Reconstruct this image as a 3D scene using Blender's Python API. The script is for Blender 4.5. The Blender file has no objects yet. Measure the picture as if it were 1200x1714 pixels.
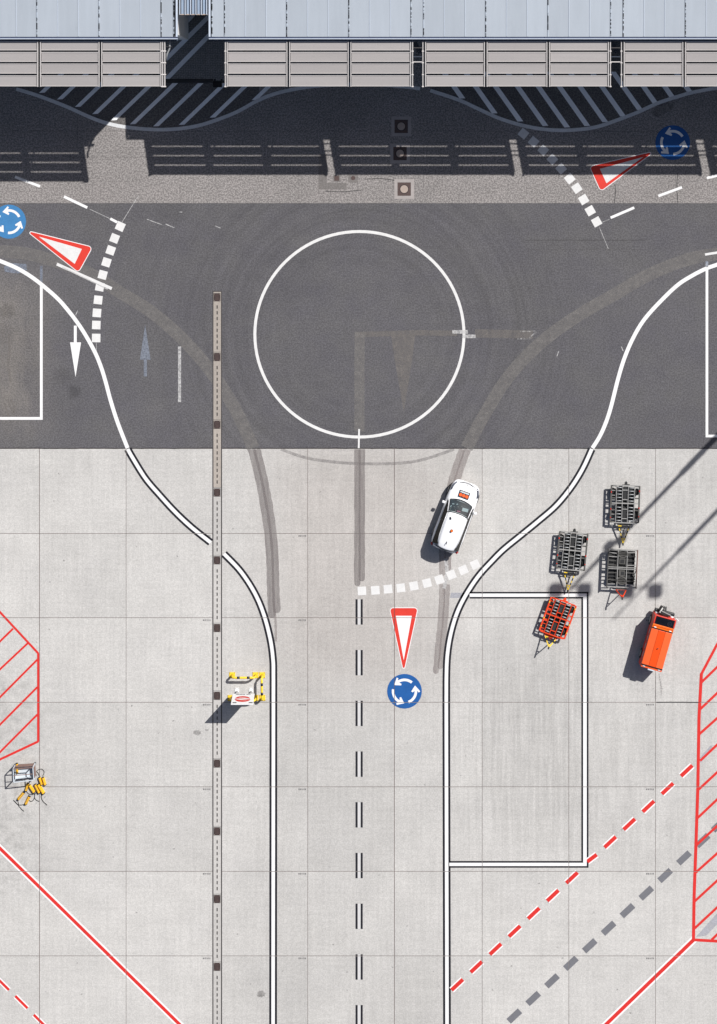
import bpy, bmesh, math, random
from mathutils import Vector, Matrix
random.seed(7)
R = math.radians
scene = bpy.context.scene
COL = scene.collection

# ------------------------------------------------------------------ camera, sky, sun, exposure
S = 28.3                      # photograph pixels per metre on the ground
H = 130.0                     # flying height of the camera
NAD = 200.0                   # photograph row straight below the camera
CY = (857.0 - NAD) / S
cam_d = bpy.data.cameras.new('camera'); cam = bpy.data.objects.new('camera', cam_d); COL.objects.link(cam)
cam.location = (0, CY, H); cam.rotation_euler = (0, 0, 0)
cam_d.sensor_fit = 'VERTICAL'; cam_d.sensor_height = 24.0
cam_d.lens = 24.0 * H / (1714.0 / S)
cam_d.shift_y = -(857.0 - NAD) / 1714.0
cam_d.clip_start = 1.0; cam_d.clip_end = 6000.0
scene.camera = cam

SUNV = Vector((0.675, 0.703, 1.0)).normalized()
world = bpy.data.worlds.new("World"); scene.world = world; world.use_nodes = True
wn = world.node_tree.nodes; bg = wn.get('Background') or wn.new('ShaderNodeBackground')
sky = wn.new('ShaderNodeTexSky'); sky.sky_type = 'NISHITA'; sky.sun_disc = False
sky.sun_elevation = math.asin(SUNV.z); sky.sun_rotation = math.atan2(SUNV.x, SUNV.y)
sky.altitude = 400.0; sky.air_density = 0.8; sky.dust_density = 3.0; sky.ozone_density = 0.5
world.node_tree.links.new(sky.outputs[0], bg.inputs[0]); bg.inputs[1].default_value = 0.065
sd = bpy.data.lights.new('sun', 'SUN'); sd.energy = 5.0; sd.angle = R(0.45); sd.color = (1.0, 0.985, 0.965)
so = bpy.data.objects.new('sun', sd); COL.objects.link(so); so.location = (40, 40, 60)
so.rotation_euler = (-SUNV).to_track_quat('-Z', 'Y').to_euler()
vs = scene.view_settings; vs.view_transform = 'Standard'; vs.look = 'None'; vs.gamma = 1.0
vs.use_curve_mapping = False; vs.exposure = 0.25

# ------------------------------------------------------------------ pixel to place
def P(px, py, z=0.0): return Vector(((px - 600.0) / S, (857.0 - py) / S, z))
def G(px, py, h):
    f = 1.0 - h / H
    return Vector(((px - 600.0) / S * f, CY + ((857.0 - py) / S - CY) * f, h))

# ------------------------------------------------------------------ material helpers
def lin(c):
    c /= 255.0
    return c / 12.92 if c <= 0.04045 else ((c + 0.055) / 1.055) ** 2.4
K = 1.5
def tone(r, g, b, k=K): return (min(lin(r) / k, .8), min(lin(g) / k, .8), min(lin(b) / k, .8), 1.0)

class NT:
    def __init__(self, name, rough=0.8, metal=0.0, spec=0.3):
        self.m = bpy.data.materials.new(name); self.m.use_nodes = True
        self.t = self.m.node_tree; self.n = self.t.nodes
        self.b = self.n.get('Principled BSDF'); self.out = self.n.get('Material Output')
        self.b.inputs['Roughness'].default_value = rough; self.b.inputs['Metallic'].default_value = metal
        self.b.inputs['Specular IOR Level'].default_value = spec
        self._pos = None
    def link(self, a, b): self.t.links.new(a, b)
    def put(self, sock, v):
        if hasattr(v, 'links'): self.link(v, sock)
        elif v is not None: sock.default_value = v
    def pos(self):
        if self._pos is None: self._pos = self.n.new('ShaderNodeNewGeometry').outputs['Position']
        return self._pos
    def obj(self): return self.n.new('ShaderNodeTexCoord').outputs['Object']
    def rnd(self): return self.n.new('ShaderNodeObjectInfo').outputs['Random']
    def sep(self, v):
        s = self.n.new('ShaderNodeSeparateXYZ'); self.link(v, s.inputs[0]); return s.outputs
    def comb(self, x, y, z=0.0):
        c = self.n.new('ShaderNodeCombineXYZ')
        for i, v in enumerate((x, y, z)): self.put(c.inputs[i], v)
        return c.outputs[0]
    def math(self, op, a, b=None, clamp=False):
        m = self.n.new('ShaderNodeMath'); m.operation = op; m.use_clamp = clamp
        self.put(m.inputs[0], a); self.put(m.inputs[1], b); return m.outputs[0]
    def scale(self, v, xyz):
        m = self.n.new('ShaderNodeVectorMath'); m.operation = 'MULTIPLY'
        self.put(m.inputs[0], v); m.inputs[1].default_value = xyz; return m.outputs[0]
    def noise(self, vec, scale=1.0, detail=3.0, rough=0.55):
        t = self.n.new('ShaderNodeTexNoise'); self.link(vec, t.inputs['Vector'])
        t.inputs['Scale'].default_value = scale; t.inputs['Detail'].default_value = detail
        t.inputs['Roughness'].default_value = rough; return t.outputs['Fac']
    def voro(self, vec, scale):
        t = self.n.new('ShaderNodeTexVoronoi'); self.link(vec, t.inputs['Vector'])
        t.inputs['Scale'].default_value = scale; return t
    def rng(self, v, a, b, c=0.0, d=1.0, smooth=False):
        m = self.n.new('ShaderNodeMapRange'); m.clamp = True
        if smooth: m.interpolation_type = 'SMOOTHSTEP'
        self.put(m.inputs[0], v)
        for i, x in zip((1, 2, 3, 4), (a, b, c, d)): m.inputs[i].default_value = x
        return m.outputs[0]
    def mix(self, f, a, b, mode='MIX'):
        m = self.n.new('ShaderNodeMix'); m.data_type = 'RGBA'; m.blend_type = mode
        self.put(m.inputs[0], f); self.put(m.inputs[6], a); self.put(m.inputs[7], b); return m.outputs[2]
    def mul(self, c, v):           # colour times value
        m = self.n.new('ShaderNodeVectorMath'); m.operation = 'SCALE'
        self.put(m.inputs[0], c if hasattr(c, 'links') else tuple(c[:3])); self.put(m.inputs[3], v); return m.outputs[0]
    def amp(self, f, a):           # 1 + a*(2f-1)
        return self.math('MULTIPLY_ADD', f, 2 * a) if False else self.rng(f, 0.2, 0.8, 1 - a, 1 + a)
    def grit(self, p, sc, a, d=1.0):
        return self.rng(self.noise(p, sc, d, .6), 0.38, 0.62, 1 - a, 1 + a)
    def prod(self, *vals):
        r = vals[0]
        for v in vals[1:]: r = self.math('MULTIPLY', r, v)
        return r
    def boxmask(self, x0, x1, y0, y1, soft):      # in photograph pixels on the ground
        s = self.sep(self.pos()); a = (x0 - 600) / S; b = (x1 - 600) / S; c = (857 - y1) / S; d = (857 - y0) / S; q = soft / S
        return self.prod(self.rng(s[0], a - q, a + q, 0, 1, True), self.rng(s[0], b - q, b + q, 1, 0, True),
                         self.rng(s[1], c - q, c + q, 0, 1, True), self.rng(s[1], d - q, d + q, 1, 0, True))
    def color(self, c): self.put(self.b.inputs['Base Color'], c); return self
    def bump(self, h, strength=0.2, dist=0.01):
        b = self.n.new('ShaderNodeBump'); b.inputs['Strength'].default_value = strength; b.inputs['Distance'].default_value = dist
        self.link(h, b.inputs['Height']); self.link(b.outputs[0], self.b.inputs['Normal']); return self
    def alpha(self, f): self.put(self.b.inputs['Alpha'], f); return self

def plain(name, rgb, rough=0.6, metal=0.0, spec=0.4, var=0.06, sc=3.0):
    m = NT(name, rough, metal, spec)
    v = m.prod(m.amp(m.noise(m.obj(), sc, 4), var), m.amp(m.noise(m.obj(), sc * 9, 2), var * 0.6))
    m.color(m.mul(rgb, v)); return m.m

# concrete
def concrete(name, base, warm):
    m = NT(name, 0.9, 0, 0.2); p = m.pos()
    big = m.amp(m.noise(p, 0.09, 4), 0.07)
    blot = m.amp(m.noise(p, 0.55, 7, .7), 0.10)
    vst = m.amp(m.noise(m.scale(p, (5.5, .22, 1)), 1.0, 5, .65), 0.085)
    hst = m.amp(m.noise(m.scale(p, (.2, 4.5, 1)), 1.0, 5, .65), 0.055)
    fine = m.grit(p, 5.0, .04, 3)
    grain = m.grit(p, 13.0, .085)
    slab = m.rng(m.rnd(), 0, 1, 0.945, 1.03)
    lane = m.boxmask(462, 742, 735, 1150, 85); lane2 = m.boxmask(430, 760, 1000, 1800, 60)
    wear = m.math('SUBTRACT', 1.0, m.math('MULTIPLY', lane, m.rng(m.noise(m.scale(p, (2.2, .35, 1)), 1, 4), .25, .75, .05, .15)))
    wear2 = m.math('SUBTRACT', 1.0, m.math('MULTIPLY', lane2, 0.075))
    bay = m.boxmask(775, 960, 1090, 1410, 70)
    stre = m.noise(m.scale(p, (4.2, .18, 1)), 1.0, 5, .7)
    bayd = m.math('SUBTRACT', 1.0, m.math('MULTIPLY', bay, m.rng(stre, .36, .66, -.02, .20)))
    rp = m.boxmask(870, 1240, 745, 1460, 70)
    rpd = m.math('SUBTRACT', 1.0, m.math('MULTIPLY', rp, m.rng(m.noise(m.scale(p, (2.4, .25, 1)), 1, 5, .7), .35, .7, -.01, .14)))
    top = m.boxmask(-80, 1300, 740, 800, 60)
    topd = m.math('SUBTRACT', 1.0, m.math('MULTIPLY', top, 0.06))
    lw = m.boxmask(-60, 75, 1120, 1500, 50)
    lwd = m.math('SUBTRACT', 1.0, m.math('MULTIPLY', lw, m.rng(m.noise(p, 1.3, 7, .8), .44, .66, .0, .26)))
    v = m.prod(big, blot, vst, hst, fine, grain, slab, wear, wear2, bayd, rpd, topd, lwd)
    spots = m.prod(m.rng(m.noise(p, 3.7, 2, .4), .73, .80, 1.0, .55), m.rng(m.noise(p, 1.6, 7, .85), .64, .76, 1.0, .84))
    pits = m.rng(m.voro(p, 2.1).outputs['Distance'], .02, .05, .45, 1.0)
    v = m.prod(v, spots, pits)
    c = m.mix(m.math('MULTIPLY', lane, .42), m.mix(m.noise(p, .3, 3), base, warm), (base[0] * .97, base[1] * .90, base[2] * .875, 1))
    m.color(m.mul(c, v)); m.bump(m.noise(p, 18, 3), .15, .01); return m.m
M = {}
M['concrete'] = concrete('concrete', tone(217, 213.5, 208), tone(212, 209, 205))
M['joint'] = plain('joint_sealant', tone(122, 110, 106), .9, var=.3, sc=2)
def channelmat(name, rgb):
    m = NT(name, .9, 0, .2); p = m.pos()
    v = m.prod(m.rng(m.rnd(), 0, 1, .92, 1.04), m.amp(m.noise(m.scale(p, (6, .8, 1)), 1, 5, .7), .10), m.grit(p, 12, .06), m.rng(m.noise(p, 1.3, 6, .8), .58, .72, 1.0, .82))
    m.color(m.mul(rgb, v)); return m.m
M['channel'] = channelmat('channel_concrete', tone(209, 205, 200)); M['channel_tan'] = channelmat('channel_concrete_tan', tone(188, 178, 168))

def asphalt(name, base, base2, gscale, gamp, ring=False):
    m = NT(name, 0.92, 0, 0.2); p = m.pos()
    big = m.amp(m.noise(p, 0.12, 4), 0.09); mid = m.amp(m.noise(p, 1.1, 6, .7), 0.09)
    g1 = m.grit(p, gscale, gamp); g2 = m.grit(p, gscale * 2.0, gamp * .6)
    hs = m.amp(m.noise(m.scale(p, (.06, 1.1, 1)), 1.0, 3), .035)
    v = m.prod(big, mid, g1, g2, hs)
    spk = m.rng(m.voro(p, 1.4).outputs['Distance'], .015, .045, 2.0, 1.0)
    v = m.math('MULTIPLY', v, spk)
    c = m.mix(m.rng(m.noise(p, .35, 5, .65), .35, .65), base, base2)
    if ring:
        s = m.sep(p); dx = m.math('SUBTRACT', s[0], 1.5 / S); dy = m.math('SUBTRACT', s[1], (857 - 560) / S)
        r = m.math('SQRT', m.math('ADD', m.math('MULTIPLY', dx, dx), m.math('MULTIPLY', dy, dy)))
        a = m.math('ARCTAN2', dy, dx)
        rn = m.noise(m.comb(m.math('MULTIPLY', r, 2.4), m.math('MULTIPLY', a, .7), 0), 1.0, 5, .65)
        rm = m.math('MULTIPLY', m.rng(r, 3, 6, 0, 1, True), m.rng(r, 8.5, 14, 1, .25, True))
        v = m.math('MULTIPLY', v, m.math('SUBTRACT', 1.0, m.math('MULTIPLY', rm, m.rng(rn, .38, .66, -.05, .14))))
        for bm_ in (m.boxmask(-160, 62, 470, 720, 60),):
            dn = m.math('MULTIPLY', bm_, m.rng(m.noise(m.scale(p, (1.1, .35, 1)), 1.0, 6, .7), .3, .7, .25, 1.0))
            c = m.mix(dn, c, tone(142, 136, 130))
        for (x, y, w, q) in ((125, 656, 14, .35), (105, 628, 18, .18), (12, 520, 16, .3), (285, 352, 34, .14), (10, 560, 22, .15)):
            dx = m.math('MULTIPLY', m.math('SUBTRACT', s[0], (x - 600) / S), S / w); dy = m.math('MULTIPLY', m.math('SUBTRACT', s[1], (857 - y) / S), S / w)
            rr = m.math('ADD', m.math('MULTIPLY', dx, dx), m.math('MULTIPLY', dy, dy))
            rr = m.math('ADD', rr, m.math('MULTIPLY', m.math('SUBTRACT', m.noise(p, 3.2, 5, .7), .25), 2.4))
            v = m.math('MULTIPLY', v, m.rng(rr, .5, 1.7, 1 - q * .8, 1.0, True))
    m.color(m.mul(c, v)); m.bump(m.noise(p, gscale * 1.5, 3), .3, .01); return m.m
M['asphalt'] = asphalt('dark_asphalt', tone(103, 101, 105), tone(108, 106, 107), 11.0, .17, True)
M['shoulder'] = asphalt('light_asphalt', tone(150, 145, 142), tone(158, 152, 149), 10.0, .27)
M['island'] = asphalt('island_asphalt', tone(112, 108, 106), tone(120, 116, 113), 10.0, .25)
M['patch'] = asphalt('repair_asphalt', tone(138, 132, 128), tone(132, 127, 124), 11.0, .12)
M['block'] = plain('paving_block_grey', tone(160, 157, 154), .9, var=.25, sc=4)
M['bitumen'] = plain('bitumen_black', tone(66, 64, 64), .85, var=.2)
M['ground'] = concrete('outer_concrete', tone(205, 202, 199), tone(198, 195, 192))

def paint(name, rgb, wear=.12, dirt=.1, rough=.65):
    m = NT(name, rough, 0, .3); p = m.pos()
    v = m.prod(m.amp(m.noise(p, 1.7, 5, .65), dirt), m.amp(m.noise(p, 14, 3, .7), wear), m.rng(m.noise(p, 1.1, 8, .8), .60, .74, 1.0, .72), m.rng(m.noise(m.scale(p, (1, 1, 1)), 4.5, 4, .75), .66, .76, 1.0, .8))
    m.color(m.mul(rgb, v)); return m.m
M['white'] = paint('white_road_paint', (.68, .67, .66, 1), .05, .06)
M['white_old'] = paint('white_road_paint_old', (.60, .59, .575, 1), .09, .09)
M['grey_white'] = paint('grey_white_paint', tone(226, 224, 222), .06, .06)
M['hatch'] = paint('hatch_paint', (.80, .80, .80, 1), .06, .08)
M['edgegrey'] = paint('edge_curve_paint', (.56, .56, .56, 1), .2, .14)
M['black'] = paint('black_road_paint', tone(30, 30, 38), .2, .1)
M['code'] = paint('stencil_paint', tone(120, 118, 118), .2, .1)
M['red'] = paint('red_road_paint', tone(236, 66, 52), .08, .1)
M['redline'] = paint('red_line_paint', tone(232, 52, 46), .1, .1)
M['blue'] = paint('blue_road_paint', tone(32, 98, 170), .12, .1)
M['bluelt'] = paint('blue_road_paint_light', tone(70, 138, 194), .12, .12)
M['greydash'] = paint('grey_dash_paint', tone(126, 126, 131), .16, .1)

def ghost(name, rgb, a0, a1, sx=1.0, sy=1.0, sc=3.0):
    m = NT(name, .9, 0, .2); p = m.pos()
    n = m.noise(m.scale(p, (sx, sy, 1)), sc, 5, .7); g = m.noise(p, 10.0, 3, .75)
    m.color(m.mul(rgb, m.amp(g, .16)))
    m.alpha(m.math('MULTIPLY', m.rng(n, .3, .7, a0, a1), m.rng(g, .3, .7, .75, 1.1), True)); return m.m
M['ghost_brown'] = ghost('ground_off_asphalt', tone(146, 142, 139), .3, .8)
M['ghost_soft'] = ghost('ground_off_asphalt_soft', tone(146, 140, 135), .2, .75, 1, .5)
M['ghost_dark'] = ghost('ground_off_concrete', tone(150, 142, 140), .35, .72, 2.5, .25, 2.0)
M['ghost_pale'] = ghost('ground_off_concrete_pale', tone(168, 157, 154), .28, .62, 2.5, .25, 2.0)
M['ghost_tyre'] = ghost('rubber_trace', tone(140, 135, 135), .15, .5)
M['ghost_white'] = ghost('worn_white_paint', tone(232, 230, 228), .25, 1.0, 1, 1, 6)
M['ghost_patchy'] = ghost('patchy_white_paint', tone(206, 204, 202), -.5, 1.1, 1, 1, 7)
M['ghost_blue'] = ghost('worn_bluish_paint', tone(150, 158, 174), .35, .95, 1, 1, 5)
M['ghost_lilac'] = ghost('worn_lilac_paint', tone(198, 198, 206), .5, .95)
M['ghost_faint'] = ghost('rubber_trace_faint', tone(170, 166, 164), .05, .3)
M['ghost_edge'] = ghost('bitumen_edge', tone(64, 62, 62), .3, 1.0, 1, 1, 3)
M['ghost_stain'] = ghost('dark_stain', tone(120, 116, 114), .0, .55, 1, 1, 2)
M['ghost_arrow'] = ghost('worn_arrow_paint', tone(142, 148, 160), .7, 1.0, 1, 1, 5)

M['iron'] = plain('cast_iron', tone(92, 74, 70), .7, .0, .4, .2, 5)
M['iron_dark'] = plain('cast_iron_dark', tone(54, 44, 44), .7, 0, .4, .2, 5)
M['lid'] = plain('cover_lid', tone(190, 172, 160), .8, 0, .3, .08)
M['lidframe'] = plain('cover_collar', tone(184, 176, 172), .9, 0, .2, .12)
M['slot'] = plain('slot_dark', tone(40, 38, 38), .9)

# building
def roofmat():
    m = NT('roof_sheet', .5, .0, .35); p = m.pos()
    v = m.prod(m.amp(m.noise(m.scale(p, (3.5, .35, 1)), 1, 4), .045), m.amp(m.noise(p, .5, 4), .03), m.rng(m.rnd(), 0, 1, .93, 1.04),
               m.rng(m.voro(p, .45).outputs['Distance'], .014, .034, .2, 1.0), m.rng(m.noise(m.scale(p, (2.2, .5, 1)), 1.5, 6, .8), .6, .75, 1.0, .9))
    m.color(m.mul(tone(187, 195, 204, 1.5), v)); return m.m
M['roof'] = roofmat()
def seammat():
    m = NT('roof_seam', .7, 0, .3); p = m.pos()
    f = m.rng(m.noise(m.scale(p, (1, 3.0, 1)), 1.0, 5, .8), .46, .52)
    m.color(m.mix(f, tone(196, 206, 218), tone(34, 34, 38))); return m.m
M['seam'] = seammat()
M['seam_dark'] = plain('roof_seam_dark', tone(60, 66, 76), .7)
M['gutter'] = plain('gutter_navy', tone(62, 76, 112), .5, 0, .4, .1)
M['gutter_dark'] = plain('gutter_dark', tone(58, 68, 84), .6, 0, .4, .1)
M['fascia'] = plain('roof_fascia', tone(214, 224, 238), .45, 0, .4, .04)
def louvre():
    m = NT('louvre_sheet', .6, 0, .3); p = m.pos()
    v = m.prod(m.amp(m.noise(m.scale(p, (.35, 4, 1)), 1, 5), .05), m.amp(m.noise(p, 9, 3, .7), .03), m.rng(m.rnd(), 0, 1, .93, 1.05))
    m.color(m.mul(tone(192, 186, 183, 1.5), v)); return m.m
M['louvre'] = louvre()
M['rail'] = plain('rail_white', tone(226, 220, 216), .5, 0, .4, .06)
M['rail_dark'] = plain('rail_dark', tone(70, 66, 66), .6, 0, .4, .1)
M['wall'] = plain('wall_render', (.72, .715, .70, 1), .85, 0, .2, .06, 1)
M['corr'] = plain('corrugated_sheet', tone(160, 178, 200), .5, 0, .4, .06)
M['pipe'] = plain('pipe_grey', tone(168, 170, 172), .5, 0, .4, .06)

# vehicles and kit
M['carpaint'] = plain('car_white_paint', (.74, .74, .75, 1), .25, 0, .5, .015)
M['rubber'] = plain('rubber_black', (.02, .02, .02, 1), .8, 0, .3, .1)
M['trim'] = plain('black_trim', (.015, .015, .017, 1), .45, 0, .4, .05)
M['interior'] = plain('cabin_dark', (.06, .07, .075, 1), .8, 0, .3, .2, 8)
M['seat'] = plain('seat_fabric', (.16, .19, .20, 1), .9, 0, .2, .2, 9)
M['paper'] = plain('paper_white', (.7, .74, .76, 1), .8)
M['pink'] = plain('pink_cloth', (.6, .2, .3, 1), .8)
def glassmat(name, tint, keep):
    m = NT(name, .05, 0, .5)
    g = m.n.new('ShaderNodeBsdfGlossy'); g.inputs['Roughness'].default_value = .06
    t = m.n.new('ShaderNodeBsdfTransparent'); t.inputs[0].default_value = tint
    f = m.n.new('ShaderNodeFresnel'); f.inputs[0].default_value = 1.5
    ff = m.math('ADD', f.outputs[0], keep)
    x = m.n.new('ShaderNodeMixShader'); m.link(ff, x.inputs[0]); m.link(t.outputs[0], x.inputs[1]); m.link(g.outputs[0], x.inputs[2])
    m.link(x.outputs[0], m.out.inputs[0]); m.n.remove(m.b); return m.m
M['glass'] = glassmat('windscreen_glass', (.62, .70, .70, 1), .08)
M['glass_dark'] = plain('tinted_glass', (.006, .0065, .006, 1), .2, 0, .15, .2, 4)
M['amber'] = plain('amber_lens', tone(255, 120, 10, 1.3), .3, 0, .5, .05)
M['orange_disc'] = plain('orange_disc', tone(255, 92, 8, 1.25), .5, 0, .4, .04)
M['redlens'] = plain('red_lens', tone(190, 30, 30), .3, 0, .5, .05)
M['lens'] = plain('headlight_lens', (.10, .11, .14, 1), .1, 0, .6, .2)
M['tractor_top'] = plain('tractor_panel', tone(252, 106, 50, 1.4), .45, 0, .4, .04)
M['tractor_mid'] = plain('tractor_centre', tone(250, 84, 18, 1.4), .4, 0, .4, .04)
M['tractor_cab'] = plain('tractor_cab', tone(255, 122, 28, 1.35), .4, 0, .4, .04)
M['tractor_side'] = plain('tractor_side', tone(226, 60, 40, 1.5), .45, 0, .4, .06)  # darker, redder than the covers: the unlit side's shade is in the colour
M['steel'] = plain('galvanised_steel', tone(178, 176, 172), .5, .15, .5, .16, 6)
M['steel_mid'] = plain('weathered_steel', tone(98, 96, 92), .6, .1, .4, .22, 6)
M['steel_dark'] = plain('oily_steel', tone(52, 52, 52), .6, .1, .4, .25, 6)  # also on the plates added to darken the space under trailer decks
M['roller'] = plain('roller_steel', tone(205, 207, 207), .4, .1, .5, .12, 6)
M['kit_orange'] = plain('kit_orange_paint', tone(240, 72, 26, 1.4), .5, 0, .4, .08)
M['yellow'] = plain('yellow_paint', tone(255, 216, 58, 1.35), .5, 0, .4, .06)
M['chock_y'] = plain('chock_yellow', tone(250, 190, 30, 1.35), .55, 0, .4, .1, 12)
M['kit_white'] = plain('white_enamel', (.66, .66, .66, 1), .5, 0, .4, .03)
M['sign_red'] = plain('sign_red', tone(226, 44, 26, 1.5), .5, 0, .4, .04)
M['crate_pale'] = plain('crate_pale', tone(226, 234, 240), .6, 0, .3, .06)
M['crate_brown'] = plain('crate_brown', tone(150, 122, 112), .8, 0, .3, .2, 6)
M['band_y'] = M['yellow']

# ------------------------------------------------------------------ mesh builder
class MB:
    def __init__(self): self.v = []; self.f = []; self.mi = []
    def add(self, vs_, fs, mi=0):
        o = len(self.v); self.v += [Vector(v) for v in vs_]
        for f in fs: self.f.append(tuple(i + o for i in f)); self.mi.append(mi)
        return self
    def hexa(self, b, t, mi=0):            # four bottom, four top corners, counter-clockwise
        return self.add(list(b) + list(t), [(3, 2, 1, 0), (4, 5, 6, 7), (0, 1, 5, 4), (1, 2, 6, 5), (2, 3, 7, 6), (3, 0, 4, 7)], mi)
    def box(self, c, s, rz=0.0, mi=0, rx=0.0):
        m = Matrix.Translation(c) @ Matrix.Rotation(rz, 4, 'Z') @ Matrix.Rotation(rx, 4, 'X')
        x, y, z = s[0] / 2, s[1] / 2, s[2] / 2
        q = [(-x, -y), (x, -y), (x, y), (-x, y)]
        return self.hexa([m @ Vector((a, b, -z)) for a, b in q], [m @ Vector((a, b, z)) for a, b in q], mi)
    def bar(self, p0, p1, w, h=None, mi=0):
        p0 = Vector(p0); p1 = Vector(p1); h = w if h is None else h
        d = (p1 - p0).normalized(); up = Vector((0, 0, 1)) if abs(d.z) < .95 else Vector((0, 1, 0))
        s = d.cross(up).normalized(); u = s.cross(d).normalized()
        q = [(-1, -1), (1, -1), (1, 1), (-1, 1)]
        a = [p0 + s * (w / 2 * i) + u * (h / 2 * j) for i, j in q]; b = [p1 + s * (w / 2 * i) + u * (h / 2 * j) for i, j in q]
        return self.add(a + b, [(0, 1, 2, 3), (7, 6, 5, 4), (4, 5, 1, 0), (5, 6, 2, 1), (6, 7, 3, 2), (7, 4, 0, 3)], mi)
    def tube(self, pts, r, n=8, mi=0, r2=None):
        pts = [Vector(p) for p in pts]; rings = []
        for i, p in enumerate(pts):
            d = (pts[min(i + 1, len(pts) - 1)] - pts[max(i - 1, 0)]).normalized()
            up = Vector((0, 0, 1)) if abs(d.z) < .9 else Vector((0, 1, 0))
            s = d.cross(up).normalized(); u = s.cross(d).normalized()
            rr = r if r2 is None else r + (r2 - r) * i / (len(pts) - 1)
            rings.append([p + s * rr * math.cos(2 * math.pi * k / n) + u * rr * math.sin(2 * math.pi * k / n) for k in range(n)])
        vs_ = [v for g in rings for v in g]; fs = []
        for i in range(len(rings) - 1):
            for k in range(n):
                a = i * n + k; b = i * n + (k + 1) % n; fs.append((a, b, b + n, a + n))
        fs.append(tuple(range(n - 1, -1, -1))); fs.append(tuple(range((len(rings) - 1) * n, len(rings) * n)))
        return self.add(vs_, fs, mi)
    def cyl(self, c, r, h, n=16, mi=0, axis='Z'):
        d = {'X': Vector((1, 0, 0)), 'Y': Vector((0, 1, 0)), 'Z': Vector((0, 0, 1))}[axis] * h / 2
        return self.tube([Vector(c) - d, Vector(c) + d], r, n, mi)
    def poly(self, pts, mi=0):
        return self.add(pts, [tuple(range(len(pts)))], mi)
    def ribbon(self, pts, w, mi=0):
        pts = [Vector(p) for p in pts]; L = []; Rr = []
        for i, p in enumerate(pts):
            d = (pts[min(i + 1, len(pts) - 1)] - pts[max(i - 1, 0)]); d.z = 0; d.normalize()
            n = Vector((-d.y, d.x, 0)) * w / 2; L.append(p + n); Rr.append(p - n)
        k = len(pts)
        return self.add(L + Rr, [(i + k, i + k + 1, i + 1, i) for i in range(k - 1)], mi)
    def build(self, name, mats, parent=None, recenter=False, bevel=0.0, smooth=False, cut=False, seg=2):
        if not isinstance(mats, (list, tuple)): mats = [mats]
        me = bpy.data.meshes.new(name)
        c = Vector((0, 0, 0))
        if recenter:
            xs = [v.x for v in self.v]; ys = [v.y for v in self.v]; zs = [v.z for v in self.v]
            c = Vector(((min(xs) + max(xs)) / 2, (min(ys) + max(ys)) / 2, min(zs)))
        me.from_pydata([v - c for v in self.v], [], self.f); me.update()
        for m in mats: me.materials.append(m)
        for p, i in zip(me.polygons, self.mi): p.material_index = i; p.use_smooth = smooth
        if cut: cut_joints(me, c)
        o = bpy.data.objects.new(name, me); COL.objects.link(o); o.location = c
        if parent is not None: o.parent = parent
        if bevel > 0:
            b = o.modifiers.new('bevel', 'BEVEL'); b.width = bevel; b.segments = seg; b.limit_method = 'ANGLE'; b.angle_limit = R(40)
        return o

JX = [-225, -79, 66, 211, 355.5, 371.5, 515, 660, 807, 952, 1097, 1243, 1389]
JY = [751, 893, 1034, 1175.5, 1317, 1458.5, 1600, 1741, 1883]
JG = 0.034
def cut_joints(me, c):
    """paint stops at the joints between slabs"""
    bm = bmesh.new(); bm.from_mesh(me)
    xs = [v.co.x + c.x for v in bm.verts]; ys = [v.co.y + c.y for v in bm.verts]
    for ax, vals in ((0, [(j - 600) / S for j in JX if j not in (355.5, 371.5)]), (1, [(857 - j) / S for j in JY[1:]])):
        lo, hi = (min(xs), max(xs)) if ax == 0 else (min(ys), max(ys))
        for q in vals:
            if q < lo or q > hi: continue
            for e in (-JG / 2, JG / 2):
                co = Vector((0, 0, 0)); co[ax] = q + e - c[ax]; no = Vector((0, 0, 0)); no[ax] = 1
                bmesh.ops.bisect_plane(bm, geom=bm.verts[:] + bm.edges[:] + bm.faces[:], plane_co=co, plane_no=no)
            dead = [f for f in bm.faces if abs(f.calc_center_median()[ax] + c[ax] - q) < JG / 2 - .002]
            bmesh.ops.delete(bm, geom=dead, context='FACES')
    bm.to_mesh(me); bm.free()

def spline(pts, n=8):
    pts = [Vector((p[0], p[1], 0)) for p in pts]; out = []
    for i in range(len(pts) - 1):
        a = pts[max(i - 1, 0)]; b = pts[i]; c = pts[i + 1]; d = pts[min(i + 2, len(pts) - 1)]
        for k in range(n):
            t = k / n
            out.append(.5 * ((2 * b) + (c - a) * t + (2 * a - 5 * b + 4 * c - d) * t * t + (3 * b - a - 3 * c + d) * t ** 3))
    out.append(pts[-1]); return out
def px_ribbon(pts, w, z, smooth=True, mi=0, mb=None):
    mb = mb or MB()
    q = spline(pts) if smooth else [Vector((p[0], p[1], 0)) for p in pts]
    return mb.ribbon([P(p[0], p[1], z) for p in q], w / S, mi)
def rounded(pts, r, n=5):
    out = []; k = len(pts); rs = r if isinstance(r, (list, tuple)) else [r] * k
    for i in range(k):
        r = rs[i]
        p = Vector((*pts[i], 0)); a = Vector((*pts[i - 1], 0)) - p; b = Vector((*pts[(i + 1) % k], 0)) - p
        a.normalize(); b.normalize(); ang = a.angle(b); t = r / math.tan(ang / 2)
        cen = p + (a + b).normalized() * (r / math.sin(ang / 2))
        s = p + a * t - cen; e = p + b * t - cen
        a0 = math.atan2(s.y, s.x); a1 = math.atan2(e.y, e.x); da = (a1 - a0 + math.pi) % (2 * math.pi) - math.pi
        for j in range(n + 1):
            g = a0 + da * j / n; out.append((cen.x + r * math.cos(g), cen.y + r * math.sin(g)))
    return out
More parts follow.
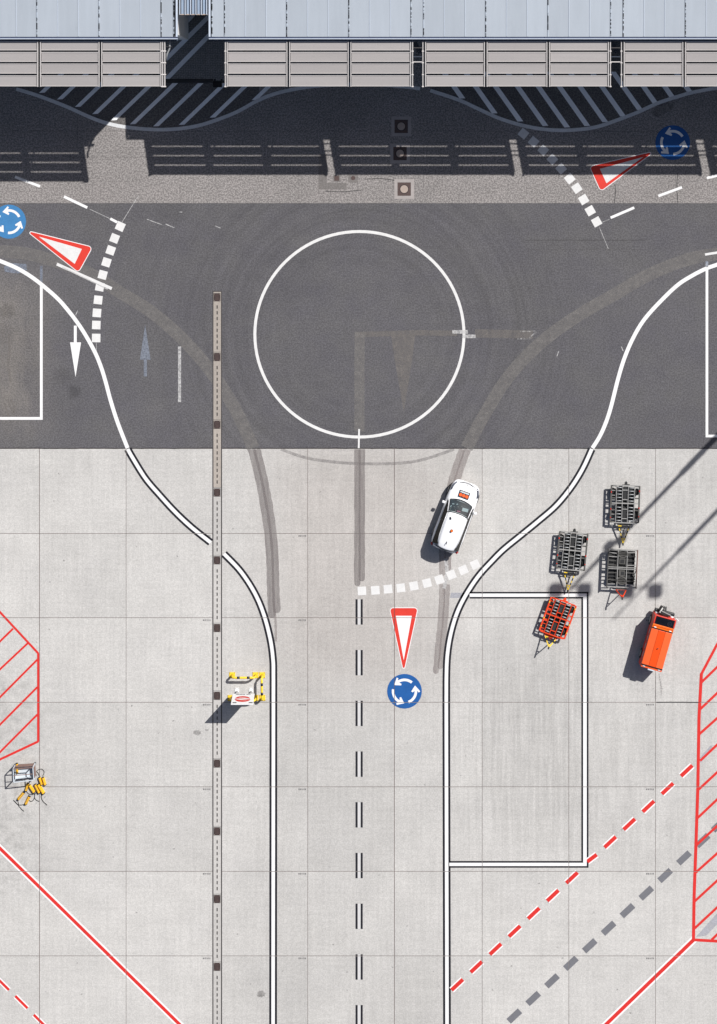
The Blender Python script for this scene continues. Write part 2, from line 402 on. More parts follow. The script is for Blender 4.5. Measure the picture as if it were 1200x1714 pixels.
def pxpoly(pts, z, mi=0, mb=None):
    mb = mb or MB(); q = [P(x, y, z) for x, y in pts]
    ar = sum(q[i].x * q[(i + 1) % len(q)].y - q[(i + 1) % len(q)].x * q[i].y for i in range(len(q)))
    if ar < 0: q.reverse()
    return mb.poly(q, mi)
def pxquad(cx, cy, w, l, ang, z, mi=0, mb=None):      # ang: direction of length in px space
    d = Vector((math.cos(ang), math.sin(ang))); n = Vector((-d.y, d.x))
    return pxpoly([(cx + d.x * a * l / 2 + n.x * b * w / 2, cy + d.y * a * l / 2 + n.y * b * w / 2) for a, b in ((-1, -1), (1, -1), (1, 1), (-1, 1))], z, mi, mb)

def struct(o): o['kind'] = 'structure'; return o
def stuff(o): o['kind'] = 'stuff'; return o
def tag(o, label, cat, group=None):
    o['label'] = label; o['category'] = cat
    if group: o['group'] = group
    return o
def thing(name, loc, rz, label, cat, group=None):
    e = bpy.data.objects.new(name, None); COL.objects.link(e); e.location = loc; e.rotation_euler = (0, 0, rz); e.empty_display_size = .3
    return tag(e, label, cat, group)
def copy_tree(o, parent=None):
    c = o.copy(); COL.objects.link(c)
    if parent is not None: c.parent = parent
    for ch in list(o.children): copy_tree(ch, c)
    return c

# ================================================================== THE GROUND
struct(MB().poly([(-2500, -2500, -.06), (2500, -2500, -.06), (2500, 2500, -.06), (-2500, 2500, -.06)]).build('ground', M['ground']))
def sheet(name, x0, x1, y0, y1, z, mat):
    a = P(x0, y1, z); b = P(x1, y0, z)
    return struct(MB().hexa([(a.x, a.y, -.055), (b.x, a.y, -.055), (b.x, b.y, -.055), (a.x, b.y, -.055)],
                            [(a.x, a.y, z), (b.x, a.y, z), (b.x, b.y, z), (a.x, b.y, z)]).build(name, mat))
road = sheet('service_road', -500, 1700, 340.5, 750.3, 0, M['asphalt'])
shoulder = sheet('road_shoulder', -500, 1700, -500, 340.2, 0.0, M['shoulder'])
apron = sheet('apron', -500, 1700, 750.6, 2200, -.010, M['joint'])
# concrete slabs, one by one
for i in range(len(JX) - 1):
    if JX[i] == 355.5: continue
    for j in range(len(JY) - 1):
        a = P(JX[i], JY[j + 1]); b = P(JX[i + 1], JY[j]); g = JG / 2 * .9
        gw = lambda q: .006 if q in (355.5, 371.5) else g * 1.25 if q in (66, 660) else g * .85
        g0 = gw(JX[i]); g1 = gw(JX[i + 1])
        x0, x1, y0, y1 = a.x + g0, b.x - g1, a.y + g, b.y - (g if j else .012)
        dz = random.uniform(-.0008, .0008)
        MB().hexa([(x0, y0, -.0098), (x1, y0, -.0098), (x1, y1, -.0098), (x0, y1, -.0098)],
                  [(x0, y0, dz), (x1, y0, dz), (x1, y1, dz), (x0, y1, dz)]).build('concrete_slab', M['concrete'], apron, True)
# outer apron continuing beyond the slabs
# slot drain
drain = struct(MB().hexa([P(355.6, 1900, -.03), P(371.4, 1900, -.03), P(371.4, 487, -.03), P(355.6, 487, -.03)],
                         [P(355.6, 1900, .003), P(371.4, 1900, .003), P(371.4, 487, .003), P(355.6, 487, .003)]).build('drain_channel', M['rail_dark']))
GR = [497.5] + [597.5 + 113.4 * k for k in range(12)]
for k in range(12):
    y0 = GR[k] - 9 if k == 0 else GR[k] - 8.0; y1 = GR[k + 1] - 8.6
    a = P(357.2, y1); b = P(369.8, y0)
    MB().hexa([(a.x, a.y, .0031), (b.x, a.y, .0031), (b.x, b.y, .0031), (a.x, b.y, .0031)],
              [(a.x, a.y, .009), (b.x, a.y, .009), (b.x, b.y, .009), (a.x, b.y, .009)]).build('channel_segment', M['channel_tan'] if k < 3 else M['channel'], drain, True)
    gy = GR[k]
    mb = MB(); c = P(363.3, gy, .013); mb.box(c, (11.2 / S, 13.6 / S, .006), 0, 0)
    for q in range(-4, 5):
        if q: mb.box(c + Vector((q * .036, 0, .004)), (.018, 11.5 / S, .004), 0, 1)
    mb.box(c + Vector((0, 0, .005)), (.03, 13 / S, .004), 0, 1)
    for sx in (-1, 1):
        for sy in (-1, 1): mb.cyl(c + Vector((sx * .15, sy * .19, .005)), .018, .006, 8, 2)
    mb.build('drain_grate', [M['iron_dark'], M['iron'], M['lid']], drain, True)
mb = MB()
for k in range(12):
    for q in range(8 if k == 0 else 9):
        y = GR[k] + (13.5 if k == 0 else 15) + q * 9.75
        pxpoly([(362.55, y), (364.25, y), (364.25, y + 5.6), (362.55, y + 5.6)], .0115, 0, mb)
stuff(mb.build('drain_slot', M['slot'], drain))  # raised dark sheets; the shade inside the slots is put into their colour

# passage with herringbone blocks
pas = sheet('passage', 255, 410, -330, 137, .004, M['bitumen'])
mb = MB(); a0 = P(262, 135); a1 = P(400, -60); bl = .2; bw = .1
nx = int((a1.x - a0.x) / bw) + 2; ny = int((a1.y - a0.y) / bw) + 2
for i in range(nx):
    for j in range(ny):
        k = (i - j) % 4; x = a0.x + i * bw; y = a0.y + j * bw
        if k == 0: w, h = bl, bw
        elif k == 3: w, h = bw, bl
        else: continue
        if k == 3: y -= 0
        g = .008; dz = random.uniform(-.002, .002) + .03
        b_ = [(x + g, y + g), (x + w - g, y + g), (x + w - g, y + h - g), (x + g, y + h - g)]
        mb.hexa([(p, q, .005) for p, q in b_], [(p, q, dz) for p, q in b_])
stuff(mb.build('paving_block', M['block'], pas))
mb = MB(); a = P(277, 139); b = P(357, 131.5)
mb.hexa([(a.x, a.y, .005), (b.x, a.y, .005), (b.x, b.y, .005), (a.x, b.y, .005)], [(a.x, a.y + .04, .07), (b.x, a.y + .04, .07), (b.x, b.y - .04, .07), (a.x, b.y - .04, .07)])
mb.build('kerb', M['bitumen'], pas, True, bevel=.02)
mb = MB(); c = P(364, 141.5, .02); mb.box(c, (15 / S, 9 / S, .03), 0, 0)
for q in range(5): mb.box(c + Vector((0, (q - 2) * .055, .018)), (14 / S, .022, .01), 0, 1)
mb.build('gully_grate', [M['slot'], M['iron_dark']], pas, True)

# ---------------------------------------------------------------- paint on the shoulder
Z1, Z2, Z3, Z4 = .004, .008, .012, .016
def edge(pts, w, z, mat, parent, name='edge_line', cut=False):
    return px_ribbon(pts, w, z).build(name, mat, parent, True, cut=cut)
left_curve = [(27, 149), (63, 160), (110, 178), (160, 200), (200, 211), (250, 216.5), (293, 216), (333, 210), (373, 197), (400, 185.5), (433, 167.5), (467, 155), (513, 146), (560, 142), (620, 141), (680, 145.5), (703, 148.5)]
right_curve = [(720, 151.5), (767, 167), (800, 182), (833, 197), (867, 208), (900, 215), (933, 218), (967, 217), (1000, 212), (1033, 201), (1067, 188), (1100, 173), (1133, 162), (1167, 153), (1230, 142)]
for cv in (left_curve[:11], right_curve):
    pxpoly([(cv[0][0] - 5, 60)] + [(p.x, p.y) for p in spline(cv, 4)] + [(cv[-1][0] + 5, 60)], .002).build('hatch_island', M['island'], shoulder, True)
edge(left_curve, 6, Z2, M['edgegrey'], shoulder); edge(right_curve, 6, Z2, M['edgegrey'], shoulder)
def stripe(bx, by, dx, dy, topy, w, parent):
    t = (topy - by) / dy
    if t <= 0: return
    pxpoly([(bx - w / 2, by), (bx + w / 2, by - .5), (bx + dx * t + w / 2, topy), (bx + dx * t - w / 2, topy)], Z1).build('hatch_stripe', M['hatch'], parent, True)
for bx, by in ((70, 155.5), (100, 166.5), (130, 179), (159, 191), (190, 201.5), (222, 208), (261, 211.5), (304, 209), (355.5, 197), (426, 167.5)):
    stripe(bx, by, 1.0, -0.965, 139.2 if bx > 180 else 120, 9.5, shoulder)
for bx, by in ((774, 165), (828, 190), (871, 203.5), (913, 211), (949.5, 213.5), (983, 211), (1013, 204.5), (1043, 195), (1071, 184), (1097, 173), (1125, 162.5), (1154, 153.5)):
    stripe(bx, by, -.58, -.82, 120, 9.5, shoulder)
for (x0, y0, x1, y1) in ((278, 99, 352, 25), (278, 133, 352, 57), (309, 40, 330, 17), (276, 160 - 96, 296, 47)):
    if x0 == 276: continue
    px_ribbon([(x0, y0), (x1, y1)], 7.2, .037, False).build('hatch_stripe', M['hatch'], pas, True)

def block(cx, cy, ang, parent, cut=False, s=14.2):
    pxquad(cx + random.uniform(-.3, .3), cy, s, s, ang, Z1).build('give_way_block', M['white_old'], parent, True, cut=cut)
Lb = [(201, 379), (192, 399), (185, 419), (178, 439), (172, 460), (167, 480), (164.3, 502), (162.3, 523.7), (161.3, 544), (161, 565.7)]
Rb = [(875.7, 223.7), (892.7, 237.3), (909, 251.3), (924.7, 266.7), (939.3, 282.3), (953.3, 299), (965.7, 315), (976.7, 334), (988, 352.7), (998.3, 371.3)]
Bb = [(606, 989), (628, 988), (649.5, 986), (671, 984), (693, 980.7), (714.5, 976), (735.5, 970), (755.5, 962), (775.5, 954), (795, 945)]
for arr, par in ((Lb, road), (Rb, None), (Bb, apron)):
    for i, (x, y) in enumerate(arr):
        a = arr[max(i - 1, 0)]; b = arr[min(i + 1, len(arr) - 1)]
        p_ = par or (shoulder if y < 340 else road)
        block(x, y, math.atan2(b[1] - a[1], b[0] - a[0]), p_, par is apron)

def give_way(outer, inner, z, parent, cut=False, acute=0):
    w = pxpoly(rounded(outer, (2.9 if acute == 0 else 6, 6, 2.9 if acute == 2 else 6)), z).build('give_way_triangle', M['white'], parent, True, cut=cut)
    c = Vector((sum(p[0] for p in outer) / 3, sum(p[1] for p in outer) / 3))
    m2 = []
    # inset of the white rim
    k = 3; ins = []
    for i in range(k):
        p = Vector(outer[i]); a = (Vector(outer[i - 1]) - p).normalized(); b = (Vector(outer[(i + 1) % k]) - p).normalized()
        ang = math.acos(max(-1, min(1, a.dot(b)))); ins.append(tuple(p + (a + b).normalized() * (1.25 / math.sin(ang / 2))))
    def sub(pts, z_, nm, mt):
        o = pxpoly(pts, z_).build(nm, mt, None, True, cut=cut)
        o.parent = w; o.location = o.location - w.location
    sub(rounded(ins, (1.7 if acute == 0 else 4.5, 4.5, 1.7 if acute == 2 else 4.5)), z + .004, 'red_band', M['red']); sub(inner, z + .008, 'white_centre', M['white' if cut else 'white_old'])
give_way([(39.8, 383.9), (156, 413), (131.5, 457)], [(65, 396), (137, 416.7), (125, 441.7)], Z2, road)
give_way([(1100.2, 251), (985.5, 278), (1005, 321.5)], [(1076.7, 262.7), (1004, 282.7), (1015, 306.7)], Z2, shoulder)
give_way([(651, 1016.5), (700.5, 1016.5), (675.7, 1130)], [(662.4, 1030.6), (689.3, 1030.6), (675.7, 1105)], Z2, apron, True, 2)

def disc(cx, cy, r, rot, parent, mat, cut=False):
    n = 56
    d = pxpoly([(cx + r * math.cos(2 * math.pi * k / n), cy + r * math.sin(2 * math.pi * k / n)) for k in range(n)], Z2).build('roundabout_disc', mat, parent, True, cut=cut)
    for k in range(3):
        a0 = rot + 120 * k; a1 = a0 + 72; rr = .66 * r; w = .15 * r; z = Z3; pt = []
        def q(ang, rad): return (cx + rad * math.cos(R(ang)), cy - rad * math.sin(R(ang)))
        for j in range(9): pt.append(q(a0 + (a1 - a0) * j / 8, rr + w / 2))
        pt += [q(a1 - 7, rr + .17 * r), q(a1 - 2, rr + .25 * r), q(a1 + 27, rr + .03 * r), q(a1 - 3, rr - .27 * r), q(a1 - 10, rr - .19 * r)]
        for j in range(8, -1, -1): pt.append(q(a0 + (a1 - a0) * j / 8, rr - w / 2))
        o = pxpoly(pt, z).build('arrow', M['white'], None, True, cut=cut)
        o.parent = d; o.location = o.location - d.location
disc(15, 371, 28.5, 25, road, M['bluelt']); disc(1126, 238.7, 29, 32, shoulder, M['blue']); disc(677, 1157, 29, 50, apron, M['blue'], True)

def dash(x0, y0, x1, y1, w, parent, mat='white', z=Z1, name='lane_dash', cut=False):
    return px_ribbon([(x0, y0), (x1, y1)], w, z, False).build(name, M[mat], parent, True, cut=cut)
dash(25, 296, 67, 312, 4.3, shoulder); dash(107, 329, 146, 347.5, 4.5, road, z=Z2); dash(184.5, 366, 196, 372, 4.3, road)
dash(1022, 364.5, 1061.5, 347.5, 4.3, road); dash(1102, 328, 1141.5, 313.5, 4.3, shoulder); dash(1183, 298, 1215, 290, 4.3, shoulder)
dash(150, 350, 184, 366, .9, road, 'ghost_white', .0032, 'layout_line'); dash(204, 372, 232, 327, .9, road, 'ghost_white', .0032, 'layout_line')
dash(1003, 380, 1018, 416, .9, road, 'ghost_white', .0032, 'layout_line'); dash(1008, 372, 1020, 367, .8, road, 'ghost_white', .0032, 'layout_line')
dash(161, 573, 161.5, 588, .8, road, 'ghost_white', .0032, 'layout_line')
dash(1180, 426, 1215, 420.5, 4, road, 'white_old', Z2)

# ---------------------------------------------------------------- paint on the dark road
mb = MB(); n = 96
c0 = [(601.5 + 175 * math.cos(2 * math.pi * k / n), 559.5 + 172 * math.sin(2 * math.pi * k / n)) for k in range(n + 1)]
px_ribbon(c0, 4.9, Z2, False, 0, mb); mb.build('roundabout_circle', M['white_old'], road, True)
LA = [(-30, 424), (0, 436.7), (26.7, 448), (50, 461.7), (70, 476.7), (96.7, 500), (116.7, 523), (133, 545), (146.7, 567), (160.5, 593), (170, 617), (177, 640), (185, 670), (196.7, 706.7), (213.5, 750)]
edge(LA, 6.5, Z2, M['white'], road)
LC = [(213.8, 751.5), (220, 763), (243, 800), (266.7, 828), (293, 856.7), (320, 882), (352.5, 908)]
RA = [(1235, 430), (1200, 443), (1183, 449), (1160, 460.5), (1133, 478), (1100, 510), (1076.7, 537), (1060, 565), (1046, 597), (1035, 632), (1020, 690), (1006, 726), (991.5, 750)]
edge(RA, 6.5, Z2, M['white'], road)
RC = [(990.5, 751.5), (975, 785), (955, 817), (930, 847), (900, 873), (870, 897.5), (842.5, 920), (822.5, 940), (802.5, 962), (785, 987), (770, 1014), (760, 1040), (752.5, 1070), (748.4, 1100), (747.2, 1130), (747, 1160), (747, 1200), (747.5, 1430), (748.3, 1760)]
LC2 = [(375, 927), (402.5, 956), (425.5, 991), (441, 1027), (452.3, 1069.5), (457, 1104), (457.6, 1130), (457.6, 1165), (457.6, 1210), (457.4, 1400), (457, 1760)]
def bordered(pts, parent, smooth=True, wb=13.0, ww=5.8, z=Z1, mat2='white', mat1='black', name='edge_line'):
    b = px_ribbon(pts, wb, z, smooth).build(name, M[mat1], parent, True, cut=True)
    o = px_ribbon(pts, ww, z + .004, smooth).build('line_core', M[mat2], None, True, cut=True)
    o.parent = b; o.location = o.location - b.location; return b
for pts in (LC, LC2, RC): bordered(pts, apron)
# marked bay
bay_out = [(783, 990.5), (985, 990.5), (985, 1452), (751, 1452)]
def frame_px(segs, w, z, mat, name, parent):
    mb = MB()
    for (x0, y0, x1, y1) in segs: pxpoly([(x0, y0), (x1, y0), (x1, y1), (x0, y1)], z, 0, mb)
    return mb.build(name, M[mat], parent, True, cut=True)
bb = frame_px([(786, 990.6, 985, 1001.9), (973, 1002, 985, 1441), (752, 1441.1, 985, 1452.4)], 0, Z1, 'black', 'bay_outline', apron)
wcore = frame_px([(786, 993.4, 982, 999), (976, 999.1, 982, 1443.9), (752, 1444, 982, 1449.5)], 0, Z3, 'white', 'line_core', None)
wcore.parent = bb; wcore.location = wcore.location - bb.location
pxpoly([(755, 992), (781, 992), (776, 1001), (753, 1001)], Z1).build('worn_patch', M['ghost_lilac'], apron, True)
# centre line
for k in range(9):
    y0 = 1003 + 84.9 * k
    b = pxpoly([(595, y0), (607.1, y0), (607.1, y0 + 42.5), (595, y0 + 42.5)], Z1).build('centre_dash', M['black'], apron, True, cut=True)
    o = pxpoly([(598.6, y0), (603.5, y0), (603.5, y0 + 42.5), (598.6, y0 + 42.5)], Z2).build('line_core', M['grey_white'], None, True, cut=True)
    o.parent = b; o.location = o.location - b.location
# bays and arrows on the road
frame = MB(); pxpoly([(66.8, 474), (71.4, 474), (71.4, 702.6), (66.8, 702.6)], Z1, 0, frame); pxpoly([(-60, 698), (66.7, 698), (66.7, 702.6), (-60, 702.6)], Z1, 0, frame)
frame.build('bay_outline', M['white'], road, True)
pxpoly([(67, 445), (71.2, 445), (71.2, 474), (67, 474)], Z1).build('worn_line', M['ghost_blue'], road, True)
frame = MB(); pxpoly([(1181, 438), (1185.4, 438), (1185.4, 732), (1181, 732)], Z1, 0, frame); pxpoly([(1185.5, 727.6), (1290, 727.6), (1290, 732), (1185.5, 732)], Z1, 0, frame)
frame.build('bay_outline', M['white'], road, True)
pxpoly([(1181, 437), (1185.4, 437), (1185.4, 447), (1181, 447)], Z2).build('worn_line', M['ghost_blue'], road, True)
pxpoly([(123.6, 545), (128.4, 545), (128.4, 573), (135.6, 573), (126.4, 631), (117.2, 573), (123.6, 573)], Z1).build('direction_arrow', M['white'], road, True)
pxpoly([(243, 544), (252, 602), (245.8, 602), (245.8, 630), (240.6, 630), (240.6, 602), (234, 602)], Z1).build('direction_arrow', M['ghost_arrow'], road, True)
dash(300.5, 580, 300.5, 673, 5, road, 'ghost_white', Z1, 'worn_line')
pxpoly([(6, 446), (18, 440), (44, 442), (45, 452), (30, 458), (8, 455)], Z1).build('worn_patch', M['ghost_blue'], road, True)
dash(95, 442, 187, 483, 5, road, 'white_old', .0055, 'worn_line'); dash(104, 447, 180, 484, 2, road, 'ghost_white', .0065, 'worn_line')
for x0, x1, y in ((757, 783, 555.5), (774, 796, 563)): pxpoly([(x0, y - 3), (x1, y - 3), (x1, y + 3), (x0, y + 3)], Z3).build('worn_patch', M['ghost_white'], road, True)
for (x0, y0, x1, y1) in ((870, 554.5, 898, 554.5), (866, 567, 888, 567), (898, 554.5, 886, 566)): dash(x0, y0, x1, y1, 2.2, road, 'ghost_patchy', Z2, 'worn_line')
dash(601, 718, 600.4, 750, 3, road, 'white_old', Z3, 'worn_line')
for (x, y, l, a) in ((246, 367, 26, .35), (277, 375, 16, .4), (130, 520, 8, 2), (935, 588, 9, 1.9), (300, 355, 5, 0), (1040, 580, 8, 1.2), (360, 378, 10, .4)):
    dash(x, y, x + l * math.cos(a), y + l * math.sin(a), 1.3, road, 'ghost_white', Z1, 'scratch')
for pts in ([(8, 674), (14, 696), (21, 703)], [(12, 668), (22, 690), (24, 682), (18, 668)], [(15, 560), (16, 590), (14, 612), (18, 640)]):
    px_ribbon(pts, 3.5, .0022).build('scuff_mark', M['ghost_soft'], road, True)
# traces of lines ground away
px_ribbon([(-20, 420), (40, 424), (95, 438), (150, 458), (200, 489), (250, 520), (300, 562), (350, 618), (392, 682), (424, 750)], 21, .002).build('ground_off_band', M['ghost_brown'], road, True)
px_ribbon([(1230, 422), (1160, 432), (1090, 458), (1030, 492), (960, 533), (900, 578), (850, 632), (812, 692), (781, 750)], 21, .002).build('ground_off_band', M['ghost_brown'], road, True)
px_ribbon([(602, 556), (601.5, 640), (601.5, 722)], 17, .0025, False).build('ground_off_band', M['ghost_brown'], road, True)
px_ribbon([(595, 560), (700, 557), (765, 558)], 9, .0015, False).build('ground_off_band', M['ghost_soft'], road, True)
px_ribbon([(795, 558), (850, 559), (892, 560)], 14, .0015, False).build('ground_off_band', M['ghost_soft'], road, True)
mb = MB(); pxpoly([(655, 562), (695, 560), (690, 600), (683, 645), (676, 690), (668, 645), (660, 600)], .0018, 0, mb); mb.build('ground_off_patch', M['ghost_soft'], road, True)
def ragged(pts, w, z, mat, parent, seed):
    """one pass of the grinder: rounded ends, uneven edges"""
    rr = random.Random(seed); c = spline(pts, 10); q = []
    L_, R_ = [], []
    for i, p in enumerate(c):
        d = c[min(i + 1, len(c) - 1)] - c[max(i - 1, 0)]; d.normalize(); n = Vector((-d.y, d.x, 0)); k = w / 2 + rr.uniform(-.5, .5)
        L_.append(p + n * k); R_.append(p - n * k)
    d1 = (c[-1] - c[-2]).normalized(); d0 = (c[0] - c[1]).normalized()
    def cap(e, d): n = Vector((-d.y, d.x, 0)); return [e + (n * math.cos(t) + d * math.sin(t)) * w / 2 for t in [math.pi * k / 8 for k in range(1, 8)]]
    mb = MB(); k = len(c); mb.add([P(p.x, p.y, z) for p in L_ + R_], [(i + k, i + k + 1, i + 1, i) for i in range(k - 1)])
    e = cap(c[-1], d1); pxpoly([(p.x, p.y) for p in [L_[-1]] + e + [R_[-1]]], z, 0, mb)
    return mb.build('ground_off_band', mat, parent, True)
for i, (pts, off, w, mt) in enumerate((
        ([(425, 752), (437, 800), (448, 860), (455, 920), (457, 985), (459, 1020)], (-4, 4.5), 12.5, 'ghost_dark'),
        ([(602, 752), (602, 860), (602, 968)], (-3.8, 3.6), 10.5, 'ghost_dark'),
        ([(778, 752), (762, 800), (752, 850), (746, 900), (745, 950)], (-4.5, 4.5), 11.5, 'ghost_pale'),
        ([(744, 978), (743, 1010), (739, 1060), (733, 1115)], (-3.5, 4), 10, 'ghost_pale'))):
    for j, o_ in enumerate(off):
        q = [(x + o_, y) for x, y in pts]; q[-1] = (q[-1][0], q[-1][1] + (8 if j == 0 else 0))
        ragged(q, w, .002 + .0005 * j, M[mt], apron, 11 * i + j)
ragged([(458, 1010), (461, 1040), (461.5, 1072)], 4, .0018, M['ghost_pale'], apron, 91)
px_ribbon([(746, 935), (748, 960), (743, 985)], 6, .0032).build('worn_patch', M['ghost_white'], apron, True, cut=True)
px_ribbon([(470, 752), (520, 768), (600, 776), (690, 773), (760, 752)], 5, .0015).build('tyre_trace', M['ghost_tyre'], apron, True, cut=True)
px_ribbon([(440, 640), (480, 735), (560, 770)], 5, .0012).build('tyre_trace', M['ghost_tyre'], road, True) if False else None
for (x, y, r) in ((437, 1664, 8), (330, 1226, 7), (346, 1222, 3)):
    n = 18; pxpoly([(x + r * random.uniform(.7, 1.2) * math.cos(2 * math.pi * k / n), y + r * .7 * random.uniform(.7, 1.2) * math.sin(2 * math.pi * k / n)) for k in range(n)], .0016).build('oil_stain', M['ghost_stain'], apron, True)

# red restraint areas
def redline(pts, w, z=Z2, name='restraint_line'): return px_ribbon(pts, w, z, False).build(name, M['redline'], apron, True, cut=True)
redline([(-30, 992), (0, 1024.5), (64, 1093.5)], 3.6); redline([(64, 1093), (64, 1241.5)], 3.8, Z2 + .001); redline([(64, 1241), (0, 1271), (-40, 1290)], 3.8)
for (x0, y0, x1, y1) in ((22, 1052, -20, 1093), (46, 1077, -20, 1139), (62.5, 1104, -20, 1187), (62.5, 1150, -20, 1233), (62.5, 1196, -20, 1279)):
    redline([(x0, y0), (x1, y1)], 3.4, Z1, 'restraint_stripe')
redline([(1225, 1040), (1200, 1079), (1174, 1128)], 4.4); redline([(1174, 1127), (1170, 1200), (1168, 1320), (1165, 1410), (1161.8, 1500), (1160.7, 1574)], 5.2, Z2 + .001); redline([(1160, 1573), (1240, 1577.5)], 4.8)
for (x0, y0, x1, y1) in ((1173, 1143, 1200, 1116), (1172, 1187, 1200, 1160), (1170.3, 1229, 1200, 1203), (1171.8, 1273.4, 1200, 1246.5), (1169.4, 1321.4, 1200, 1293), (1167.3, 1369.4, 1200, 1338),
                         (1165.8, 1414.3, 1200, 1383), (1163.4, 1461.4, 1200, 1429.3), (1161.3, 1510, 1200, 1474.3), (1162.8, 1553.7, 1200, 1519), (1191, 1573, 1200, 1564)):
    redline([(x0, y0), (x1 + 20, y1 - 18.5)], 4.2, Z1, 'restraint_stripe')
def redwhite(pts, w=10.2, wr=5.9, name='restraint_line', z=Z1):
    b = px_ribbon(pts, w, z, False).build(name, M['white'], apron, True, cut=True)
    o = px_ribbon(pts, wr, z + .004, False).build('red_core', M['redline'], None, True, cut=True); o.parent = b; o.location = o.location - b.location
redwhite([(-30, 1391), (0, 1420), (300, 1714), (340, 1753)], 11, 5.5); redwhite([(1163, 1571), (1015, 1714), (975, 1752)], 12, 6.2, z=.003)
for (a, b) in (((-6, 1636), (15, 1657)), ((25.5, 1667), (46, 1687.5)), ((56.5, 1698.5), (77, 1719))): redwhite([a, b], 8.4, 4.4, 'restraint_dash')
for i in range(13):
    cx = 1149.3 - 32.0 * i; cy = 1290 + 29.85 * i
    d = Vector((-.728, .685)) * 13
    a, b = (cx + d.x, cy + d.y), (cx - d.x, cy - d.y)
    if i == 5: a = (cx - .2 * 13 * .9 - 4, cy + 3)
    redwhite([a, b], 11, 6.7, 'restraint_dash', .0046)
for i in range(12):
    cx = 1144.8 - 31.55 * i; cy = 1436 + 29.4 * i
    pxquad(cx, cy, 11, 26, math.atan2(29.4, -31.55), Z1).build('lead_in_dash', M['greydash'], apron, True, cut=True)
for (cx, cy) in ((1176, 1407), (1203, 1381)): pxquad(cx, cy, 11, 26, math.atan2(29.4, -31.55), .003).build('lead_in_dash', M['greydash'], apron, True)
pxpoly([(1165, 1568), (1182, 1566), (1215, 1532), (1215, 1512)], .0025).build('worn_patch', M['ghost_lilac'], apron, True)
pxpoly([(1170, 1270), (1190, 1247), (1194, 1252), (1173, 1277)], .0025).build('worn_patch', M['ghost_lilac'], apron, True)
# stencilled slab codes, too small to read
for jx in (355, 515, 1097):
    for jy in (893, 1034, 1175.5, 1317, 1458.5, 1600):
        mb = MB(); x = jx - 15.5
        for w in (2.0, 1.8, .8, 1.2, 1.2, 1.7):
            pxpoly([(x, jy + 3), (x + w, jy + 2.6), (x + w * .9, jy + 5.4), (x + .3, jy + 5.6)], Z1, 0, mb); x += w + .8
        mb.build('slab_code', M['code'], apron, True)
px_ribbon([(1098.5, 1175.6), (1130, 1175.4), (1172, 1175.8)], 1.8, .0022).build('joint_dirt', M['bitumen'], apron, True)
px_ribbon([(1097, 1132), (1097.2, 1160), (1097, 1174)], 1.6, .0022).build('joint_dirt', M['ghost_stain'], apron, True)
for k in range(7): px_ribbon([(1103 + k * .9, 1128 + 4 * k), (1104 + k * .4, 1134 + 5 * k)], 2.2, .0018 + .0001 * k).build('oil_stain', M['ghost_faint'], apron, True)
ej = [(x, 750.4 + random.uniform(-.5, .5)) for x in range(-60, 1270, 9)]
px_ribbon(ej, 1.6, .0016, False).build('joint_dirt', M['ghost_edge'], road, True)
# seams and repair patches on the shoulder
for pts in ([(0, 219), (340, 220), (700, 219), (1200, 221)], [(110, 263), (1200, 263)], [(129, 180), (130, 240)]):
    px_ribbon(pts, .9, .0025, False).build('seam', M['ghost_stain'], shoulder, True)
for pts in ([(1029, 308), (1030, 322), (1028, 340)], [(1134, 290), (1133, 315), (1134.5, 340)], [(545, 320), (575, 321), (605, 318)], [(610, 300), (640, 299), (665, 303)]):
    px_ribbon(pts, 1.1, .003).build('crack', M['bitumen'], shoulder, True)
mb = MB(); pxpoly([(533, 258), (547, 258), (547, 306), (533, 306)], .002, 0, mb); pxpoly([(533, 306), (580, 306), (580, 317), (533, 317)], .002, 0, mb); mb.build('repair_patch', M['patch'], shoulder, True)
pxpoly([(1120, 160), (1130, 170), (1125, 184), (1100, 196), (1090, 190), (1098, 178)], .002).build('oil_stain', M['ghost_stain'], shoulder, True)
for y in (402, 418): px_ribbon([(880, y), (1080, y)], .8, .002, False).build('seam', M['bitumen'] if y == 402 else M['ghost_stain'], road, True)

# manholes
def manhole(px, py, label, s=22):
    e = thing('manhole_cover', P(px, py, 0), 0, label, 'manhole cover', 'manhole covers in the road shoulder')
    mb = MB(); o = (s + 11) / S / 2; i = (s + .6) / S / 2; z = .006
    for (x0, x1, y0, y1) in ((-o, o, i, o), (-o, o, -o, -i), (-o, -i, -i, i), (i, o, -i, i)):
        mb.hexa([(x0, y0, .001), (x1, y0, .001), (x1, y1, .001), (x0, y1, .001)], [(x0, y0, z), (x1, y0, z), (x1, y1, z), (x0, y1, z)])
    mb.build('collar', M['lidframe'], e)
    mb = MB(); mb.box((0, 0, .006), (s / S, s / S, .008)); mb.build('frame', M['iron'], e)
    mb = MB(); mb.cyl((0, 0, .012), 7.8 / S, .006, 28); mb.build('ring', M['iron_dark'], e)
    mb = MB(); mb.cyl((0, 0, .016), 6.5 / S, .01, 28); mb.build('lid', M['lid'], e)
manhole(671.5, 211.5, 'square framed manhole cover furthest into the shadow of the canopy')
manhole(669.5, 257, 'square framed manhole cover crossed by thin slits of light in the shadow')
manhole(676.5, 316.5, 'square framed manhole cover in full sun with pale collar')
